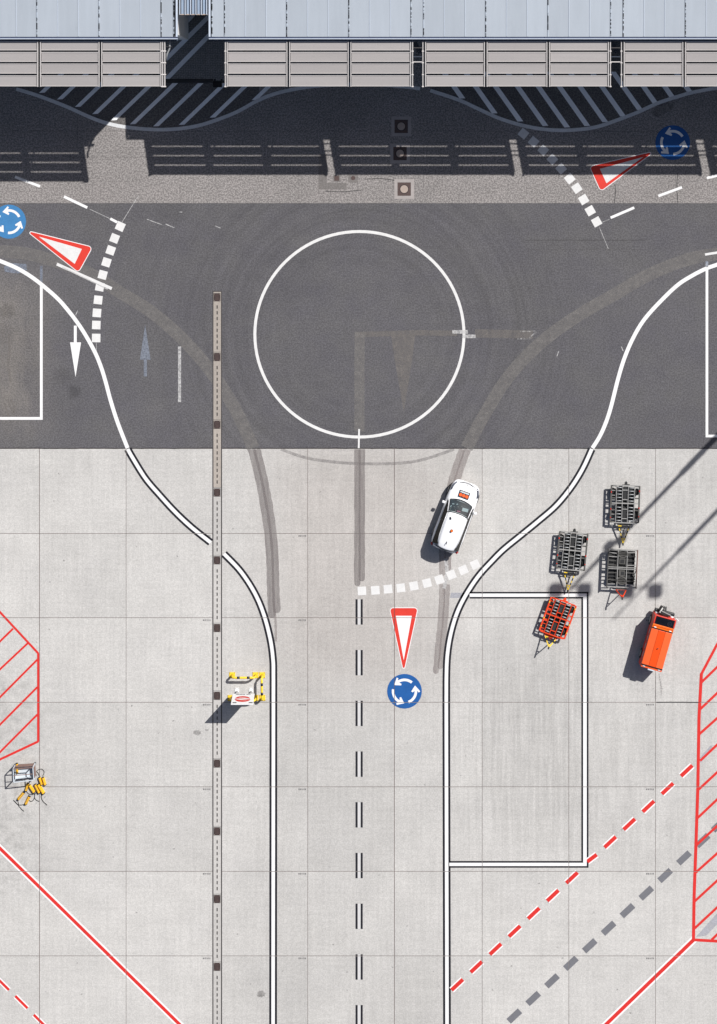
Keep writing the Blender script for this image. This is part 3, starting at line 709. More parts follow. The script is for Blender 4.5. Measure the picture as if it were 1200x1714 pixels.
for (x, y, sq, lb) in ((563.5, 298.5, True, 'small square grey cover beside the bent repair patch'), (591, 298.5, False, 'small round dark cover right of the small square one')):
    e = thing('access_cover', P(x, y, 0), 0, lb, 'cover')
    mb = MB(); mb.box((0, 0, .005), (16 / S, 14 / S, .006)) if not sq else mb.box((0, 0, .005), (11 / S, 11 / S, .006)); mb.build('frame', M['patch'], e)
    mb = MB()
    if sq: mb.box((0, 0, .011), (8 / S, 8 / S, .006))
    else: mb.cyl((0, .02, .011), 3.6 / S, .008, 20)
    mb.build('lid', M['iron'], e)

# ================================================================== BUILDINGS
RH = 8.1
RY = 61.0
def build_wing(name, x0, x1, majors, gaps, bays, label, wall_x0, wall_x1, RH):
    base = G((x0 + x1) / 2, -150, RH); base.z = 0
    e = thing(name, base, 0, label, 'building')
    off = base
    def put(mb, nm, mat, par=None, **k):
        mb.v = [v - off for v in mb.v]; o = mb.build(nm, mat, None, True, **k)
        o.parent = par or e
        if par is not None: o.location = o.location - par.location
        return o
    yS = G(0, RY, RH).y; yN = yS + 17.0
    X = lambda px: (px - 600) / S * (1 - RH / H)
    # walls
    mb = MB(); wx0, wx1 = X(wall_x0), X(wall_x1)
    mb.hexa([(wx0, yS + .12, 0), (wx1, yS + .12, 0), (wx1, yN, 0), (wx0, yN, 0)], [(wx0, yS + .12, RH - .25), (wx1, yS + .12, RH - .25), (wx1, yN, RH - .25), (wx0, yN, RH - .25)])
    put(mb, 'wall', M['wall'])
    mb = MB(); a, b = X(x0), X(x1)
    mb.hexa([(a + .03, yS + .05, RH - .25), (b - .03, yS + .05, RH - .25), (b - .03, yN, RH - .25), (a + .03, yN, RH - .25)], [(a + .03, yS + .05, RH - .03), (b - .03, yS + .05, RH - .03), (b - .03, yN, RH + .42), (a + .03, yN, RH + .42)])
    put(mb, 'roof_deck', M['seam_dark'])
    # roof panels
    def zed(y): return RH + (y - yS) * .45 / 17.0
    edges = []
    for m0, m1 in zip(majors[:-1], majors[1:]):
        n = max(1, round((m1 - m0) / 34.7)); edges += [(m0 + (m1 - m0) * k / n, m0 + (m1 - m0) * (k + 1) / n, k == 0, k == n - 1) for k in range(n)]
    for p0, p1, fa, fb in edges:
        a = X(p0) + (.022 if fa else .006); b = X(p1) - (.022 if fb else .006); mb = MB()
        mb.hexa([(a, yS - .02, RH - .02), (b, yS - .02, RH - .02), (b, yN, zed(yN) - .02), (a, yN, zed(yN) - .02)], [(a, yS - .02, RH + .03), (b, yS - .02, RH + .03), (b, yN, zed(yN) + .03), (a, yN, zed(yN) + .03)])
        put(mb, 'roof_panel', M['roof'])
        if not fa:
            mb = MB(); mb.bar((X(p0), yS, RH + .04), (X(p0), yN, zed(yN) + .04), .022, .025); put(mb, 'standing_seam', M['fascia'])
    for p in majors:
        mb = MB(); mb.bar((X(p), yS - .03, RH + .045), (X(p), yN, zed(yN) + .045), .05, .04); put(mb, 'seam_cover', M['seam'])
    # gutter
    mb = MB(); a, b = X(x0), X(x1)
    mb.box(((a + b) / 2, yS - .075, RH + .01), (b - a, .05, .06)); put(mb, 'gutter_edge', M['gutter'])
    mb = MB(); mb.box(((a + b) / 2, yS - .13, RH + .01), (b - a, .045, .1)); put(mb, 'gutter_rim', M['fascia'])
    mb = MB(); mb.box(((a + b) / 2, yS - .2, RH - .14), (b - a, .1, .12)); put(mb, 'gutter_trough', M['gutter_dark'])
    # end fascias
    for q, s in ((x0, 1), (x1, -1)):
        if -20 < q < 1220:
            mb = MB(); mb.bar((X(q) + s * .05, yS - .02, RH + .06), (X(q) + s * .05, yN, zed(yN) + .06), .1, .1); put(mb, 'verge', M['fascia'])
    # louvred canopy
    rows = [(69, 84.1), (87.2, 103.4), (106.6, 123.1), (126.4, 144.4)]
    def zc(y): return RH - .20 - (y - 67) / 78 * .52
    def C(px, py, dz=0.0):
        v = G(px, py, zc(py)); v.z += dz; return v
    for (bx0, bx1) in bays:
        for s_, q in ((1, bx0), (-1, bx1)):
            x = q + s_ * .8; w = 1.5; mb = MB()
            mb.hexa([C(x - w / 2, 145.2, -.30), C(x + w / 2, 145.2, -.30), C(x + w / 2, 64, -.30), C(x - w / 2, 64, -.30)], [C(x - w / 2, 145.2, .05), C(x + w / 2, 145.2, .05), C(x + w / 2, 64, .05), C(x - w / 2, 64, .05)])
            put(mb, 'canopy_beam', M['rail'])
        for (y0, y1) in rows:
            mb = MB(); x0_, x1_ = bx0 + 2.4, bx1 - 2.4
            mb.hexa([C(x0_, y1, -.03), C(x1_, y1, -.03), C(x1_, y0, -.03), C(x0_, y0, -.03)], [C(x0_, y1), C(x1_, y1), C(x1_, y0), C(x0_, y0)])
            lp = put(mb, 'louvre_panel', M['louvre'])
            for ya, yb in ((y0 - .1, y0 + 1.1), (y1 - .8, y1 + .1)):
                mb = MB(); mb.hexa([C(x0_ - .6, yb, -.035), C(x1_ + .6, yb, -.035), C(x1_ + .6, ya, -.035), C(x0_ - .6, ya, -.035)], [C(x0_ - .6, yb, .02), C(x1_ + .6, yb, .02), C(x1_ + .6, ya, .02), C(x0_ - .6, ya, .02)])
                put(mb, 'louvre_trim', M['rail'], lp)
    for g0, g1 in gaps:
        for y, mt in ((80, 'rail_dark'), (95, 'gutter_dark'), (103.6, 'rail')):
            mb = MB(); mb.bar(C(g0 - 1, y), C(g1 + 1, y), .05); put(mb, 'tie_bar', M[mt])
        mb = MB(); mb.bar(C((g0 + g1) / 2 - 5, 70, -.6), C((g0 + g1) / 2 + 5, 88, -.6), .25, .05); put(mb, 'service_tray', M['gutter_dark'])
    # braces that hold the canopy
    for (bx0, bx1) in [b_ for b_ in bays if all(abs(b_[1] - g_) > 12 for g_ in [270] + [k for g2 in gaps for k in g2])]:
        p = C(bx1 - 1, 140, -.25); q = Vector((C(bx1 - 1, 64).x, yS + .1, 6.2))
        mb = MB(); mb.bar(p, q, .07); put(mb, 'canopy_brace', M['rail_dark'])
    return e, put
wl, putl = build_wing('terminal_wing', -320, 297.5, [-320, -250, -146, -42, 62, 166, 270, 291], [], [(-252, -149), (-146, -43), (-40, 63.8), (67, 166.5), (169.5, 270)],
                'pale sheet roofed building wing with louvred canopy left of the open passage', -320, 295.5, 8.55)
mbx = MB()
def Cn(px, py, dz=0.0, rh=8.55):
    v = G(px, py, rh - .20 - (py - 67) / 78 * .52); v.z += dz; return v
for x in (272.2, 275.8):
    mbx.hexa([Cn(x - .8, 146, -.12), Cn(x + .8, 146, -.12), Cn(x + .8, 66, -.12), Cn(x - .8, 66, -.12)], [Cn(x - .8, 146, .05), Cn(x + .8, 146, .05), Cn(x + .8, 66, .05), Cn(x - .8, 66, .05)])
for y in (85.5, 105, 124.8, 144.8): mbx.bar(Cn(270, y, .03), Cn(278, y, .03), .07)
putl(mbx, 'end_frame', M['rail'])
mbx = MB(); mbx.tube([Cn(283.5, 63, -.1), Cn(283.5, 80, -.2), Cn(279, 90, -.2), Cn(277, 101, -.25)], .05, 8); putl(mbx, 'drain_pipe', M['pipe'], smooth=True)
mbx = MB()
mbx.bar(Cn(276, 78, -.1), Cn(287.5, 78, -.1), .025)
putl(mbx, 'pipe_bracket', M['rail_dark'])
RM = [355, 376, 480, 584, 688, 709, 813, 917, 1022, 1043, 1147, 1251, 1355, 1376, 1480, 1584, 1690]
wr, putr = build_wing('terminal_wing', 349.5, 1692, RM, [(692.5, 705.5), (1023.5, 1037.5), (1355.5, 1370)],
                [(379.5, 481), (484, 583.5), (586.5, 688), (711.5, 811.5), (814.5, 916), (919, 1019), (1044, 1143.5), (1146.5, 1248), (1251, 1351), (1377, 1480), (1483, 1584), (1587, 1688)],
                'long pale sheet roofed building wing with louvred canopy right of the open passage', 351.5, 1692, 8.0)
Cr = lambda px, py, dz=0.0: Cn(px, py, dz, 8.0)
for x in (377.2, 690.6, 707.8, 1021.6, 1040, 1354, 1373):
    mbx = MB(); mbx.hexa([Cr(x - .7, 146, -.1), Cr(x + .7, 146, -.1), Cr(x + .7, 66, -.1), Cr(x - .7, 66, -.1)], [Cr(x - .7, 146, .05), Cr(x + .7, 146, .05), Cr(x + .7, 66, .05), Cr(x - .7, 66, .05)])
    for y in (85.7, 105.2, 125, 144.8): mbx.bar(Cr(x - 1.6, y, .03), Cr(x + 1.6, y, .03), .07)
    putr(mbx, 'end_frame', M['rail'])
# link roof over the passage
base = G(323, -150, RH); base.z = 0
lk = thing('link_roof', base, 0, 'narrow ribbed metal roof bridging the passage between the two building wings', 'roof')
def G2(px, py, z): v = G(px, py, RH); v.z = z; return v - base
mb = MB(); mb.hexa([G2(301, 23.5, RH - .06), G2(346, 23.5, RH - .06), G2(346, -360, RH + .2), G2(301, -360, RH + .2)], [G2(301, 23.5, RH - .02), G2(346, 23.5, RH - .02), G2(346, -360, RH + .24), G2(301, -360, RH + .24)])
mb.build('sheet', M['corr'], lk)
for k in range(6):
    x = 301 + k * 9.0
    mb = MB(); mb.bar(G2(x, 24.6, RH + .03), G2(x, -360, RH + .29), .045, .1); mb.build('rib', M['fascia'], lk)
    mb = MB(); mb.bar(G2(x + 1.6, 24, RH - .005), G2(x + 1.6, -360, RH + .25), .05, .03); mb.build('rib_groove', M['seam_dark'], lk)
mb = MB(); mb.box(G2(323.5, 24.2, RH - .02), (45 / S, .05, .06)); mb.build('eaves_flashing', M['lid'], lk)
mb = MB(); mb.bar(G2(301, 20, RH - .2), G2(346, 20, RH - .2), .2, .3); mb.build('beam', M['seam_dark'], lk)

# ================================================================== FLOODLIGHT MASTS (just outside the frame, their shadows fall into it)
def mast(sx, sy, steps, rod, label, blob):
    h = 27.0; bx, by = sx + 19.1 * h, sy - 19.9 * h
    e = thing('floodlight_mast', P(bx, by, 0), 0, label, 'light mast', 'floodlight masts beside the apron')
    mb = MB(); mb.cyl((0, 0, .2), .5, .4, 20); mb.build('base', M['lidframe'], e)
    z0, r0 = .4, steps[0][1]
    for z1, r in steps:
        mb = MB(); mb.tube([(0, 0, z0), (0, 0, z1)], r, 16); mb.build('pole', M['steel_mid'], e, smooth=True); z0 = z1
    mb = MB(); mb.tube([(0, 0, z0), (0, 0, h + rod)], .045, 8); mb.build('lightning_rod', M['steel_mid'], e)
    mb = MB(); mb.bar((-1.1, 0, h - .1), (1.1, 0, h - .1), .07); mb.build('cross_arm', M['steel_mid'], e)
    for s in (-1, 1):
        mb = MB(); mb.box((s * .84, -.05, h + .15), (.68, .68, .30)); f = mb.build('floodlight', M['steel_mid'], e, bevel=.03)
        mb = MB(); mb.box((s * .84, -.05, h - .075), (.62, .64, .02)); mb.build('lens', M['lens'], f)
    if blob:
        mb = MB(); mb.box((-.2, 0, 23.4), (.36, .3, .5)); mb.box((.2, 0, 22.9), (.3, .3, .4)); mb.build('junction_box', M['steel_mid'], e)
mast(956, 985, [(17.3, .165), (25.0, .115), (27, .10)], .2, 'tall floodlight mast whose shadow ends between the two trailer rows', True)
mast(1075, 986, [(23.8, .125), (27, .09)], 2.6, 'tall floodlight mast whose thinner shadow ends above the orange tractor', False)

# ================================================================== WHITE CAR
def wheel(e, x, y, r, w, name='wheel'):
    mb = MB(); mb.cyl((x, y, r), r, w, 20, 0, 'X'); t = mb.build(name, M['rubber'], e, bevel=.03)
    mb = MB(); mb.cyl((x + (w / 2 + .004) * (1 if x > 0 else -1), y, r), r * .6, .02, 14, 0, 'X'); mb.build('rim', M['steel'], t)
def interp(tab, s):
    if s >= tab[0][0]: return tab[0][1]
    for (a, va), (b, vb) in zip(tab[:-1], tab[1:]):
        if b <= s <= a: t = (a - s) / (a - b); t = t * t * (3 - 2 * t) if False else t; return va + (vb - va) * t
    return tab[-1][1]
car_rz = -R(20.2)
cc = G(762.7, 865.6, .8); cc.z = 0
car = thing('white_car', cc, car_rz, 'white hatchback car with three orange discs on its bonnet driving towards the roundabout', 'car'); car.scale = (1.03, 1, 1)
W = [(2.12, .42), (2.10, .56), (2.02, .70), (1.85, .80), (1.55, .86), (.9, .885), (0, .89), (-.9, .90), (-1.5, .89), (-1.85, .82), (-2.02, .72), (-2.10, .58), (-2.12, .45)]
ZC = [(2.12, .52), (2.08, .62), (1.98, .72), (1.7, .81), (1.3, .88), (.98, .94), (.6, .97), (-1.7, .98), (-1.95, .96), (-2.06, .84), (-2.12, .6)]
st = [2.12, 2.09, 2.02, 1.92, 1.75, 1.5, 1.2, .98, .6, .2, -.3, -.8, -1.3, -1.65, -1.85, -1.97, -2.06, -2.12]
rings = []
for s in st:
    w = interp(W, s); z = interp(ZC, s); zz = min(z - .06, .66)
    half = [(0, z), (.45 * w, z - .006), (.74 * w, z - .03), (.90 * w, z - .09), (.975 * w, (z - .09 + zz) / 2), (w, zz - .04), (.995 * w, .42), (.96 * w, .26), (.8 * w, .2), (0, .2)]
    rings.append([(x, s, q) for x, q in half] + [(-x, s, q) for x, q in half[-2:0:-1]])
mb = MB(); n = len(rings[0]); vs_ = [v for r_ in rings for v in r_]; fs = []
for i in range(len(rings) - 1):
    for k in range(n):
        a = i * n + k; b = i * n + (k + 1) % n; fs.append((a, a + n, b + n, b))
fs.append(tuple(range(n))); fs.append(tuple(range(len(rings) * n - 1, (len(rings) - 1) * n - 1, -1)))
mb.add(vs_, fs)
body = mb.build('body', M['carpaint'], car, smooth=True)
sub = body.modifiers.new('sub', 'SUBSURF'); sub.levels = 2; sub.render_levels = 2
# cabin floor seen through the windscreen
mb = MB(); mb.poly([(-.62, .98, .99), (-.60, -1.7, 1.0), (.60, -1.7, 1.0), (.62, .98, .99)]); mb.v = mb.v; mb.build('cabin_floor', M['interior'], car)
mb = MB(); mb.box((0, .66, 1.01), (1.14, .34, .06)); mb.build('dashboard', M['interior'], car, bevel=.03)
mb = MB(); mb.box((.34, .62, 1.052), (.34, .2, .012), .1); mb.build('paper_sheet', M['paper'], car)
mb = MB(); mb.box((.02, .42, 1.06), (.2, .06, .05), .2); mb.build('dashboard_cloth', M['pink'], car)
for (x, y, a, q) in ((-.42, .72, .3, .12), (-.2, .78, .8, .09), (-.1, .66, .1, .07), (-.5, .55, 1.1, .10), (.1, .75, .5, .06), (-.3, .58, .2, .08)):  # made-up pale pieces, added to brighten the view through the windscreen
    mb = MB(); mb.box((x, y, 1.05), (q, .05, .012), a); mb.build('cabin_brightener', M['paper'] if q > .085 else M['steel'], car)
for s in (-1, 1):
    mb = MB(); mb.box((s * .33, -.05, 1.06), (.42, .16, .34)); mb.box((s * .33, -.05, 1.26), (.22, .1, .14)); mb.build('seat', M['seat'], car, bevel=.05)
mb = MB(); mb.tube([(-.34 + .17 * math.cos(a), .38, 1.08 + .0 + .16 * math.sin(a)) if False else (-.34 + .17 * math.cos(a), .40 - .08 * math.sin(a), 1.1 + .12 * math.sin(a)) for a in [2 * math.pi * k / 16 for k in range(17)]], .018, 6); mb.build('steering_wheel', M['steel'], car)
# greenhouse: windscreen, side windows, rear window, roof
def arc(w, y, bow, z, n=8, crown=.0): return [Vector((w * (2 * k / n - 1), y - bow * (2 * k / n - 1) ** 2, z + crown * (1 - (2 * k / n - 1) ** 2))) for k in range(n + 1)]
def loft(a, b, m_=3):
    v = []; f = []; n = len(a)
    for j in range(m_ + 1):
        for i in range(n): v.append(a[i].lerp(b[i], j / m_))
    for j in range(m_):
        for i in range(n - 1): q = j * n + i; f.append((q, q + 1, q + n + 1, q + n))
    return v, f
ws0 = arc(.66, 1.06, .16, .965, crown=.015); ws1 = arc(.56, .36, .07, 1.43, crown=.03)
mb = MB(); mb.add(*loft(ws0, ws1)); mb.build('windscreen', M['glass'], car, smooth=True)
mb = MB(); mb.tube([v + Vector((0, .02, .01)) for v in ws0], .022, 6); mb.tube([v + Vector((0, -.015, .012)) for v in ws1], .02, 6)
for s in (0, -1): mb.tube([ws0[s], ws0[s].lerp(ws1[s], .5), ws1[s]], .026, 6)
mb.build('windscreen_seal', M['trim'], car, smooth=True)
mb = MB()
for s in (0, -1):
    d = Vector((.045 if s else -.045, -.03, .01)); mb.tube([ws0[s] + d, ws0[s].lerp(ws1[s], .5) + d, ws1[s] + d], .028, 6)
mb.build('pillar', M['carpaint'], car, smooth=True)
# wipers
mb = MB(); mb.tube([(-.45, .93, 1.01), (.1, .98, 1.02)], .012, 5); mb.tube([(.05, .95, 1.01), (.52, .86, 1.02)], .012, 5); mb.build('wiper', M['trim'], car)
# roof shell
rst = [(.38, .555, 1.45), (.1, .58, 1.49), (-.5, .59, 1.505), (-1.1, .575, 1.495), (-1.55, .545, 1.47), (-1.83, .50, 1.44), (-1.90, .46, 1.415)]
v = []; f = []; n = 9
for (y, w, z) in rst:
    for k in range(n):
        t = 2 * k / (n - 1) - 1; v.append((w * t, y - (.07 if y > 0 else -.05 if y < -1.8 else .0) * t * t, z - .05 * abs(t) ** 3))
for j in range(len(rst) - 1):
    for k in range(n - 1): q = j * n + k; f.append((q + n, q + n + 1, q + 1, q))
mb = MB(); mb.add(v, f); ro = mb.build('roof', M['carpaint'], car, smooth=True)
so_ = ro.modifiers.new('solid', 'SOLIDIFY'); so_.thickness = .04
for s in (-1, 1):
    a = [Vector((s * .80, y, .955)) for y in (.95, .3, -.4, -1.1, -1.6, -1.85)]; b = [Vector((s * w, y2, 1.43)) for w, y2 in ((.575, .34), (.59, .0), (.60, -.5), (.585, -1.1), (.55, -1.48), (.505, -1.72))]
    mb = MB(); mb.add(*loft(a, b, 2)); mb.build('side_window', M['glass_dark'], car, smooth=True)
    mb = MB(); mb.bar((s * .805, -.35, .96), (s * .62, -.33, 1.42), .05, .03); mb.build('pillar', M['trim'], car)
    mb = MB(); mb.tube([(s * .598, .2, 1.44), (s * .612, -.5, 1.455), (s * .592, -1.2, 1.45), (s * .54, -1.6, 1.42)], .016, 6); mb.build('roof_rail', M['carpaint'], car, smooth=True)
    mb = MB(); mb.box((s * .95, .62, .90), (.19, .14, .14)); mb.bar((s * .85, .66, .96), (s * .92, .64, .97), .05); mb.build('mirror', M['carpaint'], car, bevel=.05)
    mb = MB(); mb.tube([(s * .62, 1.965, .70), (s * .70, 1.86, .755), (s * .765, 1.66, .79), (s * .79, 1.48, .80)], .045, 6); mb.build('headlight', M['lens'], car, smooth=True)
    mb = MB(); mb.tube([(s * .80, -1.86, .80), (s * .72, -2.0, .82)], .06, 6); mb.build('tail_light', M['redlens'], car, smooth=True)
    mb = MB(); mb.bar((s * .892, .55, .62), (s * .893, -.95, .64), .02, .02); mb.build('door_trim', M['trim'], car)
    for y in (1.32, -1.30): wheel(car, s * .80, y, .31, .2)
a = arc(.68, -2.03, -.14, .985); b = arc(.47, -1.89, -.06, 1.41)
mb = MB(); mb.add(*loft(a, b, 2)); mb.build('rear_window', M['glass_dark'], car, smooth=True)
mb = MB(); mb.tube([(x, 2.105 - .16 * (x / .5) ** 2, .70 - .02 * abs(x)) for x in (-.46, -.3, -.1, .1, .3, .46)], .018, 6); mb.build('grille_slit', M['trim'], car)
mb = MB(); mb.cyl((0, 1.98, .735), .04, .012, 12); mb.build('badge', M['steel'], car)
mb = MB(); mb.cyl((-.02, -.72, 1.56), .065, .1, 14); bc = mb.build('beacon', M['amber'], car)
mb = MB(); mb.cyl((-.02, -.72, 1.515), .085, .02, 14); mb.build('beacon_foot', M['trim'], bc)
mb = MB(); mb.box((-.32, -.05, 1.52), (.07, .14, .06), .5); mb.build('aerial_foot', M['trim'], car)
mb = MB(); mb.tube([(-.06, -1.42, 1.49), (-.06, -1.55, 1.62)], .022, 6); mb.build('aerial', M['trim'], car)
# the board on the bonnet, tilted with it
pm = Matrix.Translation((0.0, 1.42, .895)) @ Matrix.Rotation(R(-9), 4, 'X')
mb = MB(); mb.box((0, 0, 0), (.62, .41, .03)); mb.v = [pm @ v for v in mb.v]; bd = mb.build('bonnet_board', M['trim'], car)
mb = MB(); mb.box((0, .115, .0165), (.52, .075, .006)); mb.v = [pm @ v for v in mb.v]; mb.build('lettering_strip', M['paper'], bd)
mb = MB()
for k in range(9): mb.box((-.235 + k * .058, .117, .021), (.028, .034 + .016 * (k % 2), .003))
mb.v = [pm @ v for v in mb.v]; mb.build('lettering', M['trim'], bd)
for k in (-1, 0, 1):
    mb = MB(); mb.cyl((k * .187, -.065, .018), .09, .012, 20); mb.v = [pm @ v for v in mb.v]; mb.build('orange_disc', M['orange_disc'], bd)

# ================================================================== ORANGE TOW TRACTOR
tc = G(1102.3, 1076.2, 1.38); tc.z = 0
tr = thing('tow_tractor', tc, -math.atan2(25.7, 90.7), 'orange airport tow tractor parked below the trailers', 'tow tractor')
L = 1.66; HW = .645
mb = MB(); mb.hexa([(-HW + .02, -L + .03, .3), (HW - .02, -L + .03, .3), (HW - .02, L - .08, .3), (-HW + .02, L - .08, .3)], [(-HW, -L + .05, 1.34), (HW, -L + .05, 1.34), (HW, L - .16, 1.34), (-HW, L - .16, 1.34)])
mb.build('body', M['tractor_side'], tr, bevel=.04)
ye, ys_ = L - .92, -L + .24
for k, mt in ((-1, 'tractor_top'), (0, 'tractor_mid'), (1, 'tractor_top')):
    x0, x1 = (k - .5) * .425, (k + .5) * .425; z0 = 1.40 if k < 0 else 1.44; z1 = 1.40 if k > 0 else 1.44
    x0 += .004; x1 -= .004
    mb = MB(); mb.hexa([(x0, ys_, 1.345), (x1, ys_, 1.345), (x1, ye, 1.345), (x0, ye, 1.345)], [(x0, ys_, z0), (x1, ys_, z1), (x1, ye, z1), (x0, ye, z0)]); mb.build('cover_panel', M[mt], tr, bevel=.012)
mb = MB(); mb.box((0, ye + .035, 1.37), (1.27, .05, .06)); mb.box((0, ys_ - .035, 1.37), (1.27, .05, .06)); mb.build('cover_seal', M['trim'], tr)
mb = MB(); y1 = L - .62; mb.hexa([(-.635, ye + .07, 1.345), (.635, ye + .07, 1.345), (.635, y1, 1.345), (-.635, y1, 1.345)], [(-.635, ye + .07, 1.44), (.635, ye + .07, 1.44), (.63, y1, 1.46), (-.63, y1, 1.46)]); cabr = mb.build('cab_roof', M['tractor_cab'], tr, bevel=.015)
mb = MB(); mb.box((0, y1 - .1, 1.462), (1.2, .02, .012)); mb.build('roof_groove', M['tractor_side'], cabr)
# windscreen well with the wheel showing
mb = MB(); mb.box((0, L - .37, 1.35), (1.12, .42, .02)); mb.build('cab_floor', M['interior'], tr)
mb = MB(); mb.box((-.16, L - .42, 1.40), (.72, .10, .05)); mb.build('dashboard', M['steel_dark'], tr, bevel=.02)
mb = MB(); mb.tube([(.32 + .115 * math.cos(q), L - .42 + .115 * math.sin(q), 1.405) for q in [2 * math.pi * k / 18 for k in range(19)]], .024, 6); mb.bar((.22, L - .42, 1.40), (.42, L - .42, 1.40), .035, .02); mb.build('steering_wheel', M['kit_white'], tr)
mb = MB()
for (x0, x1, q0, q1) in ((-.645, .645, L - .155, L - .09), (-.645, -.56, L - .6, L - .156), (.56, .645, L - .6, L - .156)):
    mb.hexa([(x0, q0, 1.345), (x1, q0, 1.345), (x1, q1, 1.345), (x0, q1, 1.345)], [(x0, q0, 1.46), (x1, q0, 1.46), (x1, q1, 1.45), (x0, q1, 1.45)])
mb.build('screen_frame', M['tractor_side'], tr, bevel=.015)
mb = MB(); mb.poly([(-.56, L - .6, 1.458), (.56, L - .6, 1.458), (.56, L - .156, 1.452), (-.56, L - .156, 1.452)]); mb.build('windscreen', M['glass'], tr)
for x in (-.46, .46):
    mb = MB(); mb.box((x, L - .80, 1.47), (.13, .045, .03)); mb.build('marker_light', M['paper'], tr)
    mb = MB(); mb.box((x, -L + .13, 1.365), (.14, .045, .03)); mb.build('marker_light', M['crate_pale'], tr)
    mb = MB(); mb.box((x, -L - .0, .8), (.18, .06, .12)); mb.build('tail_light', M['redlens'], tr)
    mb = MB(); mb.cyl((x, L - .1, .75), .1, .08, 14, 0, 'Y'); mb.build('headlight', M['paper'], tr)
    for y in (1.0, -1.05): wheel(tr, x * 1.22, y, .32, .2)
mb = MB(); mb.box((0, -L + .02, 1.30), (.36, .1, .09)); mb.build('rear_plate', M['crate_pale'], tr)
mb = MB(); mb.box((0, -L + .13, 1.335), (1.24, .17, .03)); mb.build('rear_ledge', M['tractor_top'], tr, bevel=.015)
mb = MB(); mb.tube([(0, -.35, 1.44), (.03, -.3, 1.53)], .03, 8); mb.build('aerial', M['trim'], tr)
mb = MB()
for y in (-.9, -.4, .1, .5): mb.box((-.655, y, 1.12), (.012, .3, .05))
mb.build('side_lettering', M['paper'], tr)
mb = MB(); mb.box((0, L + .02, .55), (1.2, .2, .3)); mb.build('front_bumper', M['trim'], tr, bevel=.04)
mb = MB(); mb.box((-.03, L + .04, 1.05), (.62, .2, .3)); mb.build('front_box', M['steel_dark'], tr, bevel=.05)
mb = MB(); mb.bar((-.3, L + .16, 1.22), (.28, L + .06, 1.2), .05); mb.bar((-.38, L + .02, 1.15), (-.25, L + .3, .95), .07); mb.build('front_bar', M['steel'], tr)
mb = MB()
for q in range(7): mb.bar((-.42 + .07 * q, L + .12 + .05 * (q % 3), .8 + .03 * q), (-.34 + .05 * q, L + .42 - .05 * (q % 2), .85), .05)
mb.build('tow_hook', M['steel_dark'], tr)
mb = MB(); mb.tube([(.62, L - .02, 1.2), (.82, L - .14, 1.32)], .03, 6); mb.build('mirror_arm', M['kit_white'], tr)

